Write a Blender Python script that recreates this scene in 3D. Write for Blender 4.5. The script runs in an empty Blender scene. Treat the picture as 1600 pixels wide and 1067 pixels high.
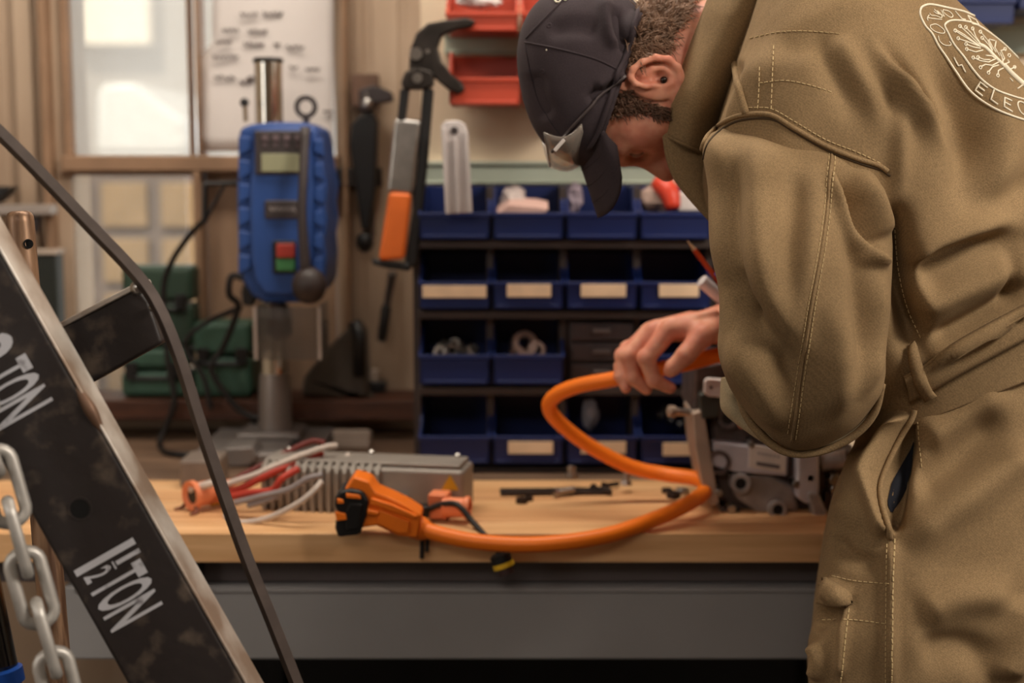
import bpy, bmesh, math, random
import numpy as np
from mathutils import Vector, Matrix
from mathutils.bvhtree import BVHTree

# ------------------------------------------------------------------ camera, world, lights, exposure
random.seed(7)
rng = np.random.RandomState(7)
SC = bpy.context.scene
COL = SC.collection
F = 1600 * 50 / 36.0
PITCH = math.radians(7.0)
CAMZ = 1.36
cd = bpy.data.cameras.new('camera'); cam = bpy.data.objects.new('camera', cd); COL.objects.link(cam)
cd.sensor_width = 36; cd.lens = 50; cd.clip_start = 0.05
cam.location = (0, 0, CAMZ); cam.rotation_euler = (math.pi / 2 - PITCH, 0, 0)
cd.dof.use_dof = True; cd.dof.focus_distance = 1.52; cd.dof.aperture_fstop = 2.8; cd.dof.aperture_blades = 9
SC.camera = cam
SC.view_settings.view_transform = 'Standard'; SC.view_settings.look = 'None'
SC.view_settings.gamma = 1.0; SC.view_settings.use_curve_mapping = False
SC.view_settings.exposure = 0.2
w = bpy.data.worlds.new('sky'); SC.world = w; w.use_nodes = True
w.node_tree.nodes['Background'].inputs[0].default_value = (0.96, 0.95, 0.93, 1)
w.node_tree.nodes['Background'].inputs[1].default_value = 2.0
def area(name, loc, target, size, power, color, sy=None):
    l = bpy.data.lights.new(name, 'AREA'); l.energy = power; l.color = color
    l.shape = 'RECTANGLE'; l.size = size; l.size_y = sy or size
    o = bpy.data.objects.new(name, l); COL.objects.link(o); o.location = loc
    o.rotation_euler = (Vector(target) - Vector(loc)).to_track_quat('-Z', 'Y').to_euler()
    return o
area('ceiling_lamp_bench', (-0.25, 2.02, 2.60), (-0.25, 2.03, 0.9), 1.5, 22, (1, 0.90, 0.77), 0.25)
area('ceiling_lamp_side', (1.75, 0.35, 2.55), (0.75, 1.6, 1.1), 0.7, 38, (1, 0.90, 0.78), 0.4)
area('ceiling_lamp_rear', (-0.5, -0.9, 2.62), (0.1, 1.4, 0.9), 1.4, 13, (1, 0.90, 0.80), 0.5)
area('added_side_light_right', (2.52, 0.6, 1.75), (0.3, 1.5, 1.0), 0.9, 10, (1, 0.96, 0.90), 1.3)  # unseen side source, added for highlights on the boom edge and chrome
area('added_side_light_left', (-2.22, 0.2, 1.75), (0.0, 1.8, 1.1), 0.8, 12, (1, 0.96, 0.90), 1.3)  # its unseen counterpart, added for chrome highlights and fill from the left
sun = bpy.data.lights.new('sun', 'SUN'); sun.energy = 4.5; sun.color = (1, 0.93, 0.80); sun.angle = 0.02
so_ = bpy.data.objects.new('sun', sun); COL.objects.link(so_); so_.rotation_euler = Vector((0.25, 0.62, -0.74)).to_track_quat('-Z', 'Y').to_euler()

# ------------------------------------------------------------------ helpers
def lin(c):
    c = np.array(c, float) / 255.0
    return tuple(np.where(c <= 0.04045, c / 12.92, ((c + 0.055) / 1.055) ** 2.4))
CP, SP = math.cos(PITCH), math.sin(PITCH)
def P(px, py, Y):
    """point of the room at depth Y that lies on the sight line of a photo pixel"""
    u = (533.5 - py) / F
    d = np.array([(px - 800) / F, CP + u * SP, -SP + u * CP])
    return d * (Y / d[1]) + np.array([0, 0, CAMZ])
def PZ(px, py, z):
    u = (533.5 - py) / F
    d = np.array([(px - 800) / F, CP + u * SP, -SP + u * CP])
    return d * ((z - CAMZ) / d[2]) + np.array([0, 0, CAMZ])
def proj(v):
    v = np.asarray(v, float); q = v - np.array([0, 0, CAMZ])
    fw = q[..., 1] * CP - q[..., 2] * SP; up = q[..., 1] * SP + q[..., 2] * CP
    return np.stack([800 + F * q[..., 0] / fw, 533.5 - F * up / fw], -1)
def cr(pts, n):
    """Catmull-Rom resample of control rows to n rows"""
    p = np.asarray(pts, float); k = len(p)
    if k == 2: return p[0] + (p[1] - p[0]) * np.linspace(0, 1, n)[:, None]
    t = np.linspace(0, k - 1, n); i = np.minimum(t.astype(int), k - 2); f = (t - i)[:, None]
    e = np.vstack([2 * p[0] - p[1], p, 2 * p[-1] - p[-2]])
    a, b, c, d = e[i], e[i + 1], e[i + 2], e[i + 3]
    return 0.5 * (2 * b + (c - a) * f + (2 * a - 5 * b + 4 * c - d) * f ** 2 + (-a + 3 * b - 3 * c + d) * f ** 3)
def unit(v):
    v = np.asarray(v, float); return v / (np.linalg.norm(v) + 1e-12)

MATS = {}
def mat(name, col, rough=0.6, metal=0.0, var=0.12, scale=25.0, bump=0.0, bscale=120.0, col2=None, vpos=(0.4, 0.65), spec=0.4,
        trans=0.0, sss=0.0, emit=0.0, speck=0.0, coat=0.0, stretch=None, alpha=1.0, sheen=0.0):
    if name in MATS: return MATS[name]
    m = bpy.data.materials.new(name); m.use_nodes = True
    nt = m.node_tree; nd = nt.nodes; lk = nt.links; b = nd['Principled BSDF']
    c1 = lin(col); c2 = lin(col2) if col2 is not None else tuple(x * (1 - var) for x in c1)
    tc = nd.new('ShaderNodeTexCoord'); mp = nd.new('ShaderNodeMapping'); lk.new(tc.outputs['Object'], mp.inputs[0])
    if stretch: mp.inputs['Scale'].default_value = stretch
    n = nd.new('ShaderNodeTexNoise'); n.inputs['Scale'].default_value = scale; n.inputs['Detail'].default_value = 6
    lk.new(mp.outputs[0], n.inputs['Vector'])
    r = nd.new('ShaderNodeValToRGB'); r.color_ramp.elements[0].position = vpos[0]; r.color_ramp.elements[1].position = vpos[1]
    r.color_ramp.elements[0].color = (*c2, 1); r.color_ramp.elements[1].color = (*c1, 1)
    lk.new(n.outputs[0], r.inputs[0]); out = r.outputs[0]
    if speck:
        n2 = nd.new('ShaderNodeTexNoise'); n2.inputs['Scale'].default_value = 620; n2.inputs['Detail'].default_value = 2
        lk.new(tc.outputs['Object'], n2.inputs['Vector'])
        mr = nd.new('ShaderNodeMapRange'); mr.inputs[1].default_value = 0.3; mr.inputs[2].default_value = 0.7
        mr.inputs[3].default_value = 1 - speck; mr.inputs[4].default_value = 1 + speck
        lk.new(n2.outputs[0], mr.inputs[0])
        mx = nd.new('ShaderNodeVectorMath'); mx.operation = 'SCALE'; lk.new(out, mx.inputs[0]); lk.new(mr.outputs[0], mx.inputs['Scale']); out = mx.outputs[0]
    lk.new(out, b.inputs['Base Color'])
    b.inputs['Roughness'].default_value = rough; b.inputs['Metallic'].default_value = metal
    b.inputs['Specular IOR Level'].default_value = spec; b.inputs['Transmission Weight'].default_value = trans
    b.inputs['Coat Weight'].default_value = coat; b.inputs['Alpha'].default_value = alpha
    b.inputs['Sheen Weight'].default_value = sheen
    if sss:
        b.inputs['Subsurface Weight'].default_value = sss; b.inputs['Subsurface Radius'].default_value = (0.9, 0.35, 0.2); b.inputs['Subsurface Scale'].default_value = 0.006
    if emit:
        b.inputs['Emission Color'].default_value = (*c1, 1); b.inputs['Emission Strength'].default_value = emit
    if bump:
        n3 = nd.new('ShaderNodeTexNoise'); n3.inputs['Scale'].default_value = bscale; n3.inputs['Detail'].default_value = 5
        lk.new(mp.outputs[0], n3.inputs['Vector'])
        bp = nd.new('ShaderNodeBump'); bp.inputs['Strength'].default_value = bump; bp.inputs['Distance'].default_value = 0.004
        lk.new(n3.outputs[0], bp.inputs['Height']); lk.new(bp.outputs[0], b.inputs['Normal'])
    MATS[name] = m; return m

class MB:
    """collects shapes into one mesh"""
    def __init__(s): s.v = []; s.f = []; s.n = 0
    def add(s, v, f):
        v = np.asarray(v, float).reshape(-1, 3); s.v.append(v); n = s.n
        s.f.extend([tuple(i + n for i in q) for q in f]); s.n += len(v); return s
    def box(s, lo, hi, M=None):
        x0, y0, z0 = lo; x1, y1, z1 = hi
        v = np.array([(x0, y0, z0), (x1, y0, z0), (x1, y1, z0), (x0, y1, z0), (x0, y0, z1), (x1, y0, z1), (x1, y1, z1), (x0, y1, z1)])
        if M is not None: v = v @ np.array(M[0]) + np.array(M[1])
        return s.add(v, [(0, 3, 2, 1), (4, 5, 6, 7), (0, 1, 5, 4), (1, 2, 6, 5), (2, 3, 7, 6), (3, 0, 4, 7)])
    def obox(s, c, ax, ay, az):
        """box from centre and three half-axis vectors"""
        c, ax, ay, az = map(lambda q: np.asarray(q, float), (c, ax, ay, az))
        return s.box((-1, -1, -1), (1, 1, 1), (np.array([ax, ay, az]), c))
    def prism(s, poly, ext):
        """closed polygon of 3d points pushed along ext"""
        p = np.asarray(poly, float); n = len(p); e = np.asarray(ext, float)
        v = np.vstack([p, p + e])
        nn = np.cross(p[1] - p[0], p[2] - p[1]); a = np.zeros(3)
        for i in range(n): a += np.cross(p[i], p[(i + 1) % n])
        f = [tuple(range(n)), tuple(range(2 * n - 1, n - 1, -1))] if a @ e < 0 else [tuple(range(n - 1, -1, -1)), tuple(range(n, 2 * n))]
        for i in range(n):
            j = (i + 1) % n
            f.append((i, j, n + j, n + i) if a @ e >= 0 else (j, i, n + i, n + j))
        return s.add(v, f)
    def tube(s, pts, r, n=10, samples=None, closed=False, flat=None):
        p = np.asarray(pts, float)
        if samples:
            q = np.column_stack([p, np.broadcast_to(np.asarray(r, float), (len(p),))])
            q = cr(q, samples); p = q[:, :3]; r = q[:, 3]
        k = len(p); r = np.broadcast_to(np.asarray(r, float), (k,))
        if closed: t = np.roll(p, -1, 0) - np.roll(p, 1, 0)
        else: t = np.gradient(p, axis=0)
        t = t / (np.linalg.norm(t, axis=1)[:, None] + 1e-12)
        up = np.array([0, 0, 1.0]) if abs(t[0][2]) < 0.9 else np.array([0, 1.0, 0])
        if flat is not None: up = np.asarray(flat[0], float)
        x = unit(np.cross(up, t[0])); V = []
        for i in range(k):
            x = x - t[i] * (x @ t[i]); x = unit(x); y = np.cross(t[i], x)
            if flat is not None: y0 = np.asarray(flat[0], float); x = unit(np.cross(y0, t[i])); y = np.cross(t[i], x)
            a = np.arange(n) * 2 * math.pi / n
            V.append(p[i] + r[i] * (np.cos(a)[:, None] * x + (flat[1] if flat is not None else 1) * np.sin(a)[:, None] * y))
        V = np.vstack(V); f = []
        for i in range(k if closed else k - 1):
            i2 = (i + 1) % k
            for j in range(n):
                j2 = (j + 1) % n; f.append((i * n + j, i * n + j2, i2 * n + j2, i2 * n + j))
        if not closed: f += [tuple(range(n - 1, -1, -1)), tuple(range((k - 1) * n, k * n))]
        return s.add(V, f)
    def lathe(s, prof, o, axis, n=24, caps=True):
        """profile rows (along, radius) turned about axis through o"""
        o = np.asarray(o, float); t = unit(axis); up = np.array([0, 0, 1.0]) if abs(t[2]) < 0.9 else np.array([1.0, 0, 0])
        x = unit(np.cross(up, t)); y = np.cross(t, x); a = np.arange(n) * 2 * math.pi / n
        ring = np.cos(a)[:, None] * x + np.sin(a)[:, None] * y
        V = np.vstack([o + t * h + max(r, 1e-5) * ring for h, r in prof]); k = len(prof); f = []
        for i in range(k - 1):
            for j in range(n):
                j2 = (j + 1) % n; f.append((i * n + j, i * n + j2, (i + 1) * n + j2, (i + 1) * n + j))
        if caps: f += [tuple(range(n - 1, -1, -1)), tuple(range((k - 1) * n, k * n))]
        return s.add(V, f)
    def cyl(s, a, b, r, n=20, r2=None):
        a = np.asarray(a, float); b = np.asarray(b, float); L = np.linalg.norm(b - a)
        return s.lathe([(0, r), (L, r if r2 is None else r2)], a, b - a, n)
    def ball(s, c, r, n=16):
        c = np.asarray(c, float); r = np.broadcast_to(np.asarray(r, float), (3,)); V = []; f = []
        m = n // 2 + 1
        for i in range(m):
            th = math.pi * i / (m - 1)
            for j in range(n):
                ph = 2 * math.pi * j / n; V.append(c + r * np.array([math.sin(th) * math.cos(ph), math.sin(th) * math.sin(ph), math.cos(th)]) + 1e-7)
        for i in range(m - 1):
            for j in range(n):
                j2 = (j + 1) % n; f.append((i * n + j, (i + 1) * n + j, (i + 1) * n + j2, i * n + j2))
        return s.add(V, f)
    def grid(s, G):
        """sheet from an (a,b,3) array"""
        G = np.asarray(G, float); a, b = G.shape[:2]
        return s.add(G.reshape(-1, 3), [(i * b + j, (i + 1) * b + j, (i + 1) * b + j + 1, i * b + j + 1) for i in range(a - 1) for j in range(b - 1)])
    def mesh(s, name):
        me = bpy.data.meshes.new(name); me.from_pydata(np.vstack(s.v).tolist(), [], s.f); me.update(); return me
    def build(s, name, m, parent=None, smooth=False, bevel=0, solid=0, label=None, kind=None, seg=2, angle=35, sub=0, flip=False):
        me = s.mesh(name); o = bpy.data.objects.new(name, me); COL.objects.link(o); me.materials.append(m)
        if flip:
            me.flip_normals()
        if smooth:
            me.polygons.foreach_set('use_smooth', [True] * len(me.polygons))
            if smooth == 'auto': me.set_sharp_from_angle(angle=math.radians(angle))
        if solid:
            md = o.modifiers.new('thickness', 'SOLIDIFY'); md.thickness = solid; md.offset = 0
        if bevel:
            md = o.modifiers.new('edges', 'BEVEL'); md.width = bevel; md.segments = seg; md.limit_method = 'ANGLE'; md.angle_limit = math.radians(35)
            me.polygons.foreach_set('use_smooth', [True] * len(me.polygons)); md.harden_normals = True
            me.set_sharp_from_angle(angle=math.radians(35))
        if sub:
            md = o.modifiers.new('round', 'SUBSURF'); md.levels = sub; md.render_levels = sub
        if parent is not None: put(o, parent)
        if label: o['label'] = label
        if kind: o['kind'] = kind
        return o
def put(o, parent):
    o.parent = parent; o.matrix_parent_inverse = WM(parent).inverted()
def WM(o):
    m = o.matrix_basis.copy()
    return m if o.parent is None else WM(o.parent) @ o.matrix_parent_inverse @ m
def tag(o, label, cat, group=None, kind=None):
    o['label'] = label; o['category'] = cat
    if group: o['group'] = group
    if kind: o['kind'] = kind
    return o
def thing(name, label, cat, loc, group=None):
    o = bpy.data.objects.new(name, None); COL.objects.link(o); o.location = tuple(loc); o.empty_display_size = 0.05
    return tag(o, label, cat, group)
def struct(o): o['kind'] = 'structure'; return o
def setbase(o):
    """move a single-mesh thing's origin to the middle of its underside"""
    me = o.data; co = np.empty(len(me.vertices) * 3); me.vertices.foreach_get('co', co); co = co.reshape(-1, 3)
    c = np.array([(co[:, 0].min() + co[:, 0].max()) / 2, (co[:, 1].min() + co[:, 1].max()) / 2, co[:, 2].min()])
    co -= c; me.vertices.foreach_set('co', co.ravel()); me.update(); o.location = tuple(c); return o
def rect(px0, py0, px1, py1, Y):
    a = P(px0, py0, Y); b = P(px1, py1, Y); return a[0], b[0], b[2], a[2]     # x0,x1,z0,z1
def fbox(mb, px0, py0, px1, py1, Y, dep):
    x0, x1, z0, z1 = rect(px0, py0, px1, py1, Y); return mb.box((x0, Y, z0), (x1, Y + dep, z1))
def pl(pts, Y):
    return [P(a, b, Y) for a, b in pts]

# signed-distance sculpting
def sd_cone(p, a, b, ra, rb):
    a = np.asarray(a, float); b = np.asarray(b, float); ab = b - a
    t = np.clip(((p - a) @ ab) / (ab @ ab + 1e-12), 0, 1)
    return np.linalg.norm(p - a - t[..., None] * ab, axis=-1) - (ra + (rb - ra) * t)
def sd_ell(p, c, r, B=None):
    q = p - np.asarray(c, float)
    if B is not None: q = q @ np.asarray(B, float).T
    r = np.asarray(r, float); k0 = np.linalg.norm(q / r, axis=-1); k1 = np.linalg.norm(q / r ** 2, axis=-1)
    return k0 * (k0 - 1) / (k1 + 1e-9)
def smin(a, b, k):
    h = np.clip(0.5 + 0.5 * (b - a) / k, 0, 1); return b + (a - b) * h - k * h * (1 - h)
def smax(a, b, k): return -smin(-a, -b, k)
def surfnets(fn, lo, hi, h):
    lo = np.asarray(lo, float); hi = np.asarray(hi, float); N = np.ceil((hi - lo) / h).astype(int) + 1
    g = np.stack(np.meshgrid(*[lo[i] + h * np.arange(N[i]) for i in range(3)], indexing='ij'), -1)
    f = np.empty(N, np.float32)
    for i in range(0, N[0], 24): f[i:i + 24] = fn(g[i:i + 24])
    s = f < 0
    acc = np.zeros(tuple(N - 1) + (3,)); cnt = np.zeros(tuple(N - 1))
    C = [(i, j, k) for i in (0, 1) for j in (0, 1) for k in (0, 1)]
    def sl(c): return tuple(slice(c[i], N[i] - 1 + c[i]) for i in range(3))
    for c in C:
        for ax in range(3):
            if c[ax]: continue
            d = list(c); d[ax] = 1; fa = f[sl(c)]; fb = f[sl(d)]; m = (fa < 0) != (fb < 0)
            t = np.where(m, fa / (fa - fb + 1e-12), 0)
            for q in range(3): acc[..., q] += np.where(m, (t if q == ax else c[q]), 0)
            cnt += m
    mk = cnt > 0; idx = -np.ones(cnt.shape, int); idx[mk] = np.arange(mk.sum())
    ijk = np.argwhere(mk); V = lo + h * (ijk + acc[mk] / cnt[mk][:, None]); faces = []
    for ax in range(3):
        u, v = (ax + 1) % 3, (ax + 2) % 3
        a = [slice(0, N[0] - 1), slice(0, N[1] - 1), slice(0, N[2] - 1)]; b = list(a)
        a[u] = slice(1, N[u] - 1); a[v] = slice(1, N[v] - 1); b = list(a); b[ax] = slice(1, N[ax]); a[ax] = slice(0, N[ax] - 1)
        sa = s[tuple(a)]; sb = s[tuple(b)]; e = np.argwhere(sa != sb); ins = sa[sa != sb]
        off = np.zeros(3, int); off[u] = 1; off[v] = 1; e = e + off
        du = np.zeros(3, int); du[u] = 1; dv = np.zeros(3, int); dv[v] = 1
        q = np.stack([idx[tuple((e - du - dv).T)], idx[tuple((e - dv).T)], idx[tuple(e.T)], idx[tuple((e - du).T)]], 1)
        q[~ins] = q[~ins][:, ::-1]; faces.append(q)
    return V, np.vstack(faces)
# ------------------------------------------------------------------ materials of the setting
wall_m = mat('painted boards', (186, 164, 142), 0.75, scale=2.2, bump=0.05, stretch=(3, 3, 0.7), col2=(160, 136, 114))
wood_f = mat('old brown window paint', (150, 118, 92), 0.6, var=0.2, scale=12, bump=0.1)
dark_wood = mat('dark stained timber', (82, 46, 28), 0.6, var=0.4, scale=14, stretch=(1, 6, 6), bump=0.15)
cream_m = mat('cream backing board', (226, 206, 178), 0.7, var=0.08, scale=8)
floor_m = mat('concrete floor', (70, 64, 60), 0.85, var=0.3, scale=5, bump=0.1)
room_m = mat('room walls', (196, 180, 160), 0.9)
ceil_m = mat('ceiling paint', (205, 195, 182), 0.9)
YW = 2.70; BZ = 0.862
X0, X1, YF, ZC = -2.3, 2.6, -2.4, 2.75
# floor, ceiling, side walls
struct(MB().box((X0, YF, -0.1), (X1, YW + .12, 0)).build('floor', floor_m))
struct(MB().box((X0, YF, ZC), (X1, YW + .12, ZC + .1)).build('ceiling', ceil_m))
struct(MB().box((X0 - .1, YF, 0), (X0, YW + .12, ZC)).build('wall_left', room_m))
struct(MB().box((X1, YF, 0), (X1 + .1, YW + .12, ZC)).build('wall_right', room_m))
struct(MB().box((X0, YF - .1, 0), (X1, YF, ZC)).build('wall_front', room_m))
# back wall round the window opening
wx0, wx1, wz0, wz1 = rect(92, -240, 530, 626, YW)
b = MB(); b.box((X0, YW, 0), (wx0, YW + .12, ZC)); b.box((wx1, YW, 0), (X1, YW + .12, ZC))
b.box((wx0, YW, 0), (wx1, YW + .12, wz0)); b.box((wx0, YW, wz1), (wx1, YW + .12, ZC))
wall_back = struct(b.build('wall_back', wall_m))
# board joints of the wall right of the window (raised boards)
for i, (a, c) in enumerate([(549, 575), (577, 628), (630, 690), (692, 760)]):
    b = MB(); fbox(b, a, -200, c, 655, YW - .004 - .0015 * (i % 2), .006); o = b.build('board', wall_m, wall_back, bevel=.002)
b = MB(); fbox(b, -60, -240, 34, 700, YW - .008, .008); b.build('board', wall_m, wall_back, bevel=.003)
b = MB(); fbox(b, 36, -240, 46, 700, YW - .014, .014); b.build('board', wall_m, wall_back, bevel=.003)
# dark ledge under the window and the ply panel below
b = MB(); fbox(b, 40, 626, 652, 657, 2.57, .13); o = b.build('trim_1', dark_wood, bevel=.003); struct(o)

# window
win = bpy.data.objects.new('window_1', None); COL.objects.link(win); win.location = tuple(P(310, 626, YW)); struct(win)
for nm, q in (('stile', (46, -240, 94, 640)), ('stile', (528, -240, 549, 640)), ('mullion', (296, -240, 313, 243)), ('mullion', (300, 268, 322, 630)), ('transom', (94, 243, 528, 268))):
    b = MB(); fbox(b, *q, YW - .035, .075); b.build(nm, wood_f, win, bevel=.004)
for q in ((94, 266, 300, 274), (322, 266, 528, 274), (94, -240, 101, 243), (289, -240, 296, 243)):   # glazing beads
    b = MB(); fbox(b, *q, YW - .012, .03); b.build('glazing_bead', wood_f, win, bevel=.002)
def glass(name, tint, alpha_mix, rough=0.02):
    m = bpy.data.materials.new(name); m.use_nodes = True; nt = m.node_tree; nd = nt.nodes; lk = nt.links; nd.clear()
    o = nd.new('ShaderNodeOutputMaterial'); t = nd.new('ShaderNodeBsdfTransparent'); g = nd.new('ShaderNodeBsdfGlossy'); d = nd.new('ShaderNodeBsdfTranslucent')
    t.inputs[0].default_value = (*tint, 1); g.inputs['Roughness'].default_value = rough; d.inputs[0].default_value = (.9, .9, .88, 1)
    fr = nd.new('ShaderNodeFresnel'); m1 = nd.new('ShaderNodeMixShader'); m2 = nd.new('ShaderNodeMixShader'); m2.inputs[0].default_value = alpha_mix
    lk.new(t.outputs[0], m2.inputs[1]); lk.new(d.outputs[0], m2.inputs[2])
    lk.new(fr.outputs[0], m1.inputs[0]); lk.new(m2.outputs[0], m1.inputs[1]); lk.new(g.outputs[0], m1.inputs[2]); lk.new(m1.outputs[0], o.inputs[0])
    return m
pane_m = glass('dusty window glass', (.92, .92, .9), 0.35)
pane_c = glass('clear glass', (.95, .95, .93), 0.05)
for q in ((94, -240, 296, 243), (313, -240, 528, 243)):
    b = MB(); fbox(b, *q, YW + .012, .004); b.build('pane', pane_m, win)
b = MB(); fbox(b, 94, 268, 300, 630, YW + .012, .004); b.build('pane', pane_c, win)
b = MB(); fbox(b, 322, 268, 528, 630, YW + .010, .01); b.build('infill_panel', mat('brown ply', (152, 122, 98), 0.7, var=.25, scale=6, stretch=(5, 5, .8)), win, label='brown plywood infill panel')
# outside the window: stacked pale blocks and a yard
blk = mat('tan concrete block', (142, 118, 88), 0.85, var=.18, scale=9, bump=.1)
mort = mat('grey mortar', (106, 94, 88), 0.9)
x0, x1, z0, z1 = rect(60, 262, 340, 700, 4.5)
wo = MB().box((x0 - .2, 4.5, -.02), (x1 + .7, 4.6, z1)).build('wall_outside', mort); struct(wo)
bw = .186; bh = .175; proto = None; k = 0
for r in range(6):
    for c in range(5):
        cx = x0 + .012 + bw * c; cz = z1 - .012 - bh * (r + 1)
        if proto is None:
            mb = MB().box((0, 0, 0), (bw - .042, .03, bh - .036)); o = mb.build('block', blk, None, bevel=.006); proto = o
        else:
            o = proto.copy(); COL.objects.link(o)
        o.location = (cx, 4.478 + .006 * rng.rand(), cz); o.rotation_euler = (0, 0, 0); put(o, wo)
struct(MB().box((-4, 2.85, -.1), (4, 12, -.02)).build('ground', mat('yard ground', (150, 145, 138), .9)))
b = MB(); x0, x1, z0, z1 = rect(-60, -500, 470, 340, 9.0)
yard_wall = struct(b.box((x0, 9, -.02), (x1, 9.2, z1)).build('wall_outside', mat('grey rendered yard wall', (168, 158, 148), .9, var=.1, scale=2)))
x0, x1, z0, z1 = rect(100, -300, 232, 68, 8.85)
MB().box((x0, 8.85, z0), (x1, 9.02, z1)).build('wall_panel', mat('cream render', (250, 236, 214), .8), yard_wall)
vp = [(150, 240), (150, 138), (163, 130), (212, 128), (238, 152), (288, 186), (293, 212), (293, 240)]
b = MB(); pp = pl(vp, 6.0); b.prism(pp, (0, 1.2, 0)); 
zb = min(p[2] for p in pp); b.box((pp[0][0], 6.0, -.02), (pp[-1][0], 7.2, zb))
o = b.build('parked_van', mat('white vehicle paint', (238, 234, 226), .25, coat=.5), bevel=.03); setbase(o); tag(o, 'white sloping vehicle front seen through the upper left pane', 'van')

# handwritten sheet in the second upper pane
pap = mat('grey white paper', (208, 200, 196), .7, var=.07, scale=4)
ink = mat('marker ink', (92, 80, 78), .7)
sheet = thing('handwritten_sheet', 'pale sheet with rows of handwriting covering the window pane behind the drill press', 'notice', P(420, 238, YW - .012))
b = MB(); G = np.array([[P(a, c, YW - .010 - .004 * math.sin(a * .03 + c * .02)) for a in np.linspace(332 if c < 70 else 314, 522, 14)] for c in np.linspace(-80, 237, 14)])
b.grid(G); b.build('paper', pap, sheet, smooth=True, solid=.001, flip=True)
def scrib(x0, x1, y, amp, seed):
    r = np.random.RandomState(seed); n = int((x1 - x0) / 3.2); xs = np.linspace(x0, x1, n)
    return [P(a + r.uniform(-2, 2), y + amp * (1 if i % 2 else -1) * r.uniform(.3, 1), YW - .018) for i, a in enumerate(xs)]
for i, q in enumerate([(376, 404, 23, 4), (412, 442, 22, 5), (348, 374, 47, 4), (388, 418, 49, 4), (336, 362, 66, 3), (383, 412, 69, 4), (427, 438, 70, 4), (450, 475, 74, 4), (331, 374, 89, 4.5), (455, 466, 106, 4), (477, 500, 108, 3), (336, 350, 120, 4), (353, 366, 123, 4), (374, 396, 127, 5), (505, 520, 175, 1.5), (386, 402, 122, 4)]):
    wb = MB(); wb.tube(scrib(*q, i), .0022, 4); wb.build('written_word', ink, sheet)

# ------------------------------------------------------------------ bin board and louvre rails
rail_m = mat('pale green rail paint', (176, 184, 168), .5, var=.1, scale=10)
rack_m = mat('dark rack steel', (58, 48, 46), .55, var=.2, scale=20)
YP = 2.47
x0, x1, z0, z1 = rect(655, -200, 1720, 300, YP)
panel = MB().box((x0, YP, BZ), (x1, YP + .02, z1)).build('backing_board', cream_m, bevel=.002); setbase(panel)
tag(panel, 'cream backing board behind the red and blue bins, standing on the bench', 'board')
def rail(q, lab):
    b = MB(); x0, x1, z0, z1 = rect(*q, YP - .012); h = z1 - z0
    b.box((x0, YP - .012, z0), (x1, YP, z1)); b.box((x0, YP - .024, z1 - .006), (x1, YP - .012, z1)); b.box((x0, YP - .018, z0), (x1, YP - .012, z0 + .004))
    o = b.build('bin_rail', rail_m, bevel=.0015); setbase(o); tag(o, lab, 'rail', 'pale green bin rails'); return o
rail((694, 52, 1130, 84), 'pale green steel rail between the two rows of red bins')
rail((655, 252, 1560, 287), 'long pale green steel rail above the top row of blue bins')
rail((1480, 40, 1720, 84), 'pale green steel rail below the blue bins behind the worker\'s back')
# steel rack of the blue bins
rack = thing('bin_rack', 'dark steel rack on the bench holding four rows of blue bins', 'rack', (P(880, 745, 2.4)[0], 2.40, BZ))
b = MB(); x0, x1, z0, z1 = rect(655, 290, 1300, 740, 2.455); b.box((x0, 2.45, BZ), (x1, 2.466, z1)); b.build('back_panel', rack_m, rack)
for c in (650, 765.5, 880.5, 995.5, 1110, 1225):
    b = MB(); a = P(c, 400, 2.32); b.box((a[0] - .006, 2.33, BZ), (a[0] + .006, 2.45, z1)); b.build('upright', rack_m, rack, bevel=.001)
blue = mat('blue bin plastic', (15, 33, 86), .42, var=.1, scale=6)
red = mat('red bin plastic', (176, 66, 44), .42, var=.1, scale=6)
card = mat('cream label card', (232, 204, 172), .7)
def bin_mesh(x0, x1, zb, zl, zh, yf, yb):
    """open-fronted stacking bin"""
    t = .0035; b = MB(); ym = yf + (yb - yf) * .42
    b.box((x0 + .004, yf + .004, zb), (x1 - .004, yb, zb + t))                               # floor
    b.box((x0, yb - t, zb), (x1, yb, zh))                                       # back
    for xx in (x0, x1 - t):
        b.prism([(xx, yf, zb), (xx, yf, zl), (xx, yf + .035, zl + (zh - zl) * .25), (xx, ym, zh), (xx, yb, zh), (xx, yb, zb)], (t, 0, 0))
    b.box((x0, yf, zb), (x1, yf + t, zl))                                       # lip
    b.box((x0 - .002, yf - .004, zl - .006), (x1 + .002, yf + t, zl + .001))    # rolled rim
    b.box((x0 + .006, yf - .002, zb), (x1 - .006, yf + .001, zb + .006))
    for xx in (x0 - .002, x1 - .002):                                           # side rims
        b.prism([(xx, ym, zh - .005), (xx, ym, zh + .001), (xx, yb, zh + .001), (xx, yb, zh - .005)], (.004, 0, 0))
        b.prism([(xx, yf, zl - .004), (xx, yf, zl + .001), (xx, yf + .035, zl + (zh - zl) * .25 + .001), (xx, ym, zh + .001), (xx, ym, zh - .006), (xx, yf + .037, zl + (zh - zl) * .25 - .005)], (.004, 0, 0))
    return b
def make_bin(px0, px1, pt, plip, pb, m, lab, grp, Yf=2.285, dep=.155, lbl=None):
    a = P(px0, pb, Yf); c = P(px1, pb, Yf); zb = a[2]; zl = P(px0, plip, Yf)[2]; zh = P(px0, pt, Yf + dep)[2]
    b = bin_mesh(a[0], c[0], zb, zl, zh, Yf, Yf + dep)
    o = b.build('storage_bin', m, None, bevel=.0012); setbase(o); tag(o, lab, 'bin', grp)
    if lbl:
        l = MB(); fbox(l, lbl[0], lbl[1], lbl[2], lbl[3], Yf - .0055, .002); l.build('label_card', card, o, label='blank cream label card', bevel=.0005)
    return o, zb
rows = [(290, 333, 373), (394, 441, 482), (498, 555, 600), (608, 682, 724)]
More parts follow.
